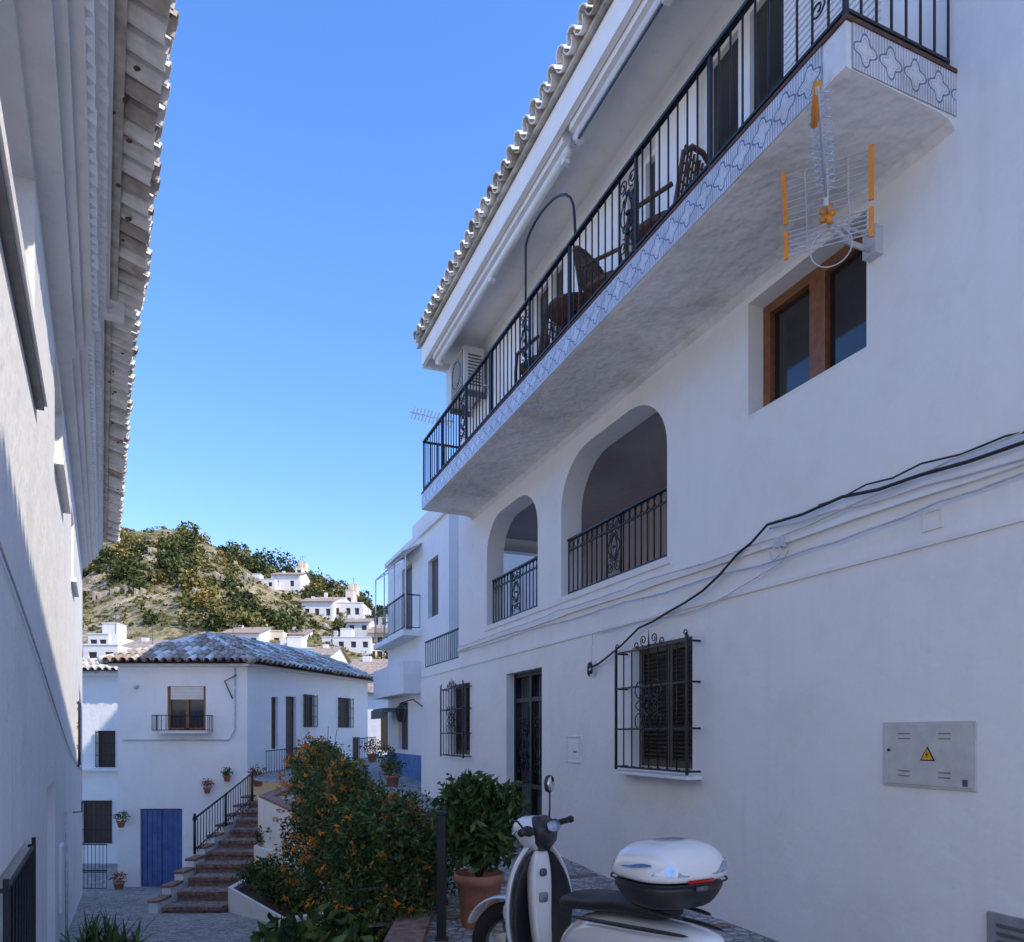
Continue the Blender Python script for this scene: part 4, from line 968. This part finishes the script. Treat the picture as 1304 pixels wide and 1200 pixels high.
for (u0,u1,D,h) in ((150,215,128,1.2),(190,300,118,1.3),(215,300,140,1.0),(410,500,108,1.6),(300,330,128,1.4),(385,470,130,1.6),(120,180,106,1.2),(240,330,104,1.3)):
    n=int((u1-u0)/3)
    for k in range(n):
        if random.random()<.25: continue
        ua=u0+k*3; x0_=uD(ua,D); x1_=uD(ua+3,D); z0_=hz(x0_,D); z1_=hz(x1_,D); hh=h*random.uniform(.3,1.0); dj=random.uniform(-.5,.5)
        mb.hexa([(x0_,D+dj,z0_-1),(x1_,D+dj,z1_-1),(x1_,D+1.5,z1_-1),(x0_,D+1.5,z0_-1),(x0_,D+dj,z0_+hh),(x1_,D+dj,z1_+hh*.8),(x1_,D+1.5,z1_+hh),(x0_,D+1.5,z0_+hh)],'rock')
mb.build("terrace_walls")
def town_house(name,u0,u1,vt,vb,D,depth=8,mat='far',roof='flat',wins=2,storeys=1,extra=0):
    e=empty(name); m=MB(); x0_,x1_=uD(u0,D),uD(u1,D); zt=(935-vt)/930*D; zb=(935-vb)/930*D-3-extra
    P=lambda a,z,d:(a,D+d,z); ops=[]; hh=(zt-zb-3-extra)/storeys; w=(x1_-x0_)/wins
    for s_ in range(storeys):
        for i in range(wins):
            a=x0_+w*(i+.5)+random.uniform(-.1,.1)*w; zz=zt-hh*(s_+.75); ops.append(dict(a=(a-.35,a+.35),z=(zz,zz+min(1.1,hh*.45)),d=.25))
    wall(m,P,x0_,x1_,zb,zt,ops,mat)
    for o in ops: m.pbox(P,*o['a'],*o['z'],.2,.25,'dwood')
    m.quad((x0_,D,zb),(x0_,D+depth,zb),(x0_,D+depth,zt),(x0_,D,zt),mat); m.quad((x1_,D,zb),(x1_,D+depth,zb),(x1_,D+depth,zt),(x1_,D,zt),mat)
    m.quad((x0_,D+depth,zb),(x1_,D+depth,zb),(x1_,D+depth,zt),(x0_,D+depth,zt),mat)
    if roof=='flat':
        m.quad((x0_,D,zt-.3),(x1_,D,zt-.3),(x1_,D+depth,zt-.3),(x0_,D+depth,zt-.3),mat)
        m.box(x0_-.05,x1_+.05,D-.06,D+.25,zt,zt+.12,mat)
        if random.random()<.6: a=random.uniform(x0_,x1_-1.5); m.box(a,a+1.5,D+2,D+4,zt-.3,zt+1.4,mat); m.box(a-.05,a+1.55,D+1.95,D+4.05,zt+1.4,zt+1.5,mat)
    else:
        zr=zt+depth*.16; mm='tileb'
        m.quad((x0_-.3,D-.4,zt-.05),(x1_+.3,D-.4,zt-.05),(x1_+.3,D+depth/2,zr),(x0_-.3,D+depth/2,zr),mm); m.quad((x0_-.3,D+depth+.4,zt-.05),(x1_+.3,D+depth+.4,zt-.05),(x1_+.3,D+depth/2,zr),(x0_-.3,D+depth/2,zr),mm)
        m.add([(x0_,D,zt),(x0_,D+depth,zt),(x0_,D+depth/2,zr)],[(0,1,2)],mat); m.add([(x1_,D,zt),(x1_,D+depth,zt),(x1_,D+depth/2,zr)],[(0,1,2)],mat)
    a=x0_+w*.4; m.box(a,a+.5,D+depth*.4,D+depth*.4+.5,zt,zt+1.4,mat)
    if random.random()<.5: a=x1_-w*.3; m.tube([(a,D+2,zt-.3),(a,D+2,zt+2.6)],.04,'dgrey',4); m.tube([(a-.5,D+2,zt+2.4),(a+.5,D+2,zt+2.4)],.03,'dgrey',4)
    m.build("walls",e)
T=[(308,350,738,750,134,8,'far','flat',3,1),(345,382,732,752,136,8,'far','tile',2,1),(376,384,722,735,140,3,'cream','flat',1,1),
(384,424,766,790,117,8,'far','tile',3,1),(400,440,762,782,121,6,'far','flat',2,1),(424,462,768,788,119,8,'far','flat',3,1),(440,450,752,775,124,3,'cream','flat',1,1),
(410,472,812,846,96,9,'far','flat',4,2),(468,500,806,842,97,9,'cream','tile',3,2),(478,492,797,812,101,5,'far','flat',1,1),
(285,330,806,828,88,8,'far','tile',3,1),(318,360,804,830,92,8,'cream','flat',3,1),(288,312,798,810,100,7,'far','flat',2,1),
(338,400,826,846,74,8,'far','flat',4,1),(395,420,834,850,70,8,'far','tile',2,1),(250,292,822,842,78,8,'far','tile',3,1),
(106,150,822,850,60,8,'far','flat',2,1),(112,138,808,830,75,7,'far','flat',2,1),(150,186,826,850,66,8,'far','tile',2,1),(182,232,832,852,62,8,'far','flat',3,1),(440,520,858,900,44,8,'far','tile',4,1),(500,560,850,900,46,8,'far','flat',3,1),
(262,272,744,752,150,4,'cream','flat',1,1),(172,200,800,815,100,6,'far','flat',2,1),(358,388,808,824,94,7,'far','tile',2,1),(205,238,804,818,98,6,'far','flat',2,1),(440,470,792,806,106,6,'far','tile',2,1)]
for i,t in enumerate(T): town_house("town_house"+("" if i==0 else ".%03d"%i),*t)
leaves("town_trees",[(uD(u,D),D,(935-v)/930*D-1,s,s,s*1.1,400) for u,v,D,s in ((375,818,84,1.3),(300,818,84,1.2),(500,800,104,2.2),(510,830,80,2),(240,828,80,1.3),(205,820,90,1.4),(160,815,90,1.5),(130,808,90,1.3),(358,790,104,1.8),(395,750,128,1.6),(370,797,104,1.5),(398,792,110,1.2),(432,793,104,1.2),(335,757,128,1.2),(365,758,130,1.2))],.55,['pine1','pine2','scrub'],[4,4,1],None,.4,.6,None,61)
ES=empty("street_end_house"); mb=MB(); PZ=lambda a,z,d:(a,31+d,z)
ops=[dict(a=(-5.6,-5.0),z=(-.7,1.1),d=.15),dict(a=(-4.3,-3.7),z=(0,1.0),d=.15)]
wall(mb,PZ,-8,1,-1.5,1.7,ops,'wall')
for o in ops: mb.pbox(PZ,*o['a'],*o['z'],.1,.14,'dwood')
mb.hexa([(-8,30.7,1.7),(1,30.7,1.7),(1,34,2.7),(-8,34,2.7),(-8,30.7,1.75),(1,30.7,1.75),(1,34,2.75),(-8,34,2.75)],'tileb'); mb.build("walls",ES)
potplant("flower_pot.005",-2.6,15.9,-1.15,.15,['lf1','lf2','lf3'],.3,.25,.07,400,8)
potplant("flower_pot.006",-3.35,19.5,-1.0,.16,['lf1','lf2','lf3'],.35,.25,.07,400,9)
potplant("flower_pot.007",-4.3,22.5,-.85,.16,['lf1','lf2','flr'],.35,.25,.07,400,10)

for o in list(S.objects):
    if o.parent is None: o.location.z+=1.6
# ------------------------------------------------------------------ light
sun_dir=Vector((.91,-.41,0)).normalized(); el=math.radians(41.5)
sv=Vector((sun_dir.x*math.cos(el),sun_dir.y*math.cos(el),math.sin(el)))
sun=bpy.data.lights.new("sun","SUN"); sun.energy=5.0; sun.angle=math.radians(.5); sun.color=(1,.90,.73)
so=bpy.data.objects.new("sun",sun); S.collection.objects.link(so); so.location=(20,-10,40); so.rotation_euler=sv.to_track_quat('Z','Y').to_euler()
w=bpy.data.worlds.new("World"); S.world=w; w.use_nodes=True; nt=w.node_tree
sky=nt.nodes.new("ShaderNodeTexSky"); sky.sky_type='NISHITA'; sky.sun_disc=False; sky.sun_elevation=el; sky.sun_rotation=math.atan2(sv.x,sv.y)
sky.air_density=1.2; sky.dust_density=.3; sky.ozone_density=2.5; sky.altitude=300
hs=nt.nodes.new("ShaderNodeHueSaturation"); hs.inputs["Saturation"].default_value=1.25; hs.inputs["Value"].default_value=2.4
# tint multiplied into the sky colour, dimmer and bluer towards the horizon
gz=nt.nodes.new("ShaderNodeTexCoord"); sx=nt.nodes.new("ShaderNodeSeparateXYZ"); nt.links.new(gz.outputs["Generated"],sx.inputs[0])
gr=ramp(nt,sx.outputs[2],[(0.0,(.62,.60,.80)),(.55,(.96,.85,1.0))])
nt.links.new(sky.outputs[0],hs.inputs["Color"]); tint=mixc(nt,1.0,hs.outputs[0],gr.outputs[0],'MULTIPLY')
nt.links.new(tint,nt.nodes["Background"].inputs[0]); nt.nodes["Background"].inputs[1].default_value=.15
# ------------------------------------------------------------------ camera
cam=bpy.data.cameras.new("camera"); co=bpy.data.objects.new("camera",cam); S.collection.objects.link(co)
cam.sensor_width=36; cam.lens=36*930/1304; cam.shift_y=335/1304; cam.clip_end=9000; cam.clip_start=.05
co.location=(0,0,1.6); co.rotation_euler=(math.radians(90),0,0); S.camera=co
S.view_settings.view_transform='Standard'; S.view_settings.look='None'; S.view_settings.exposure=0; S.view_settings.gamma=1
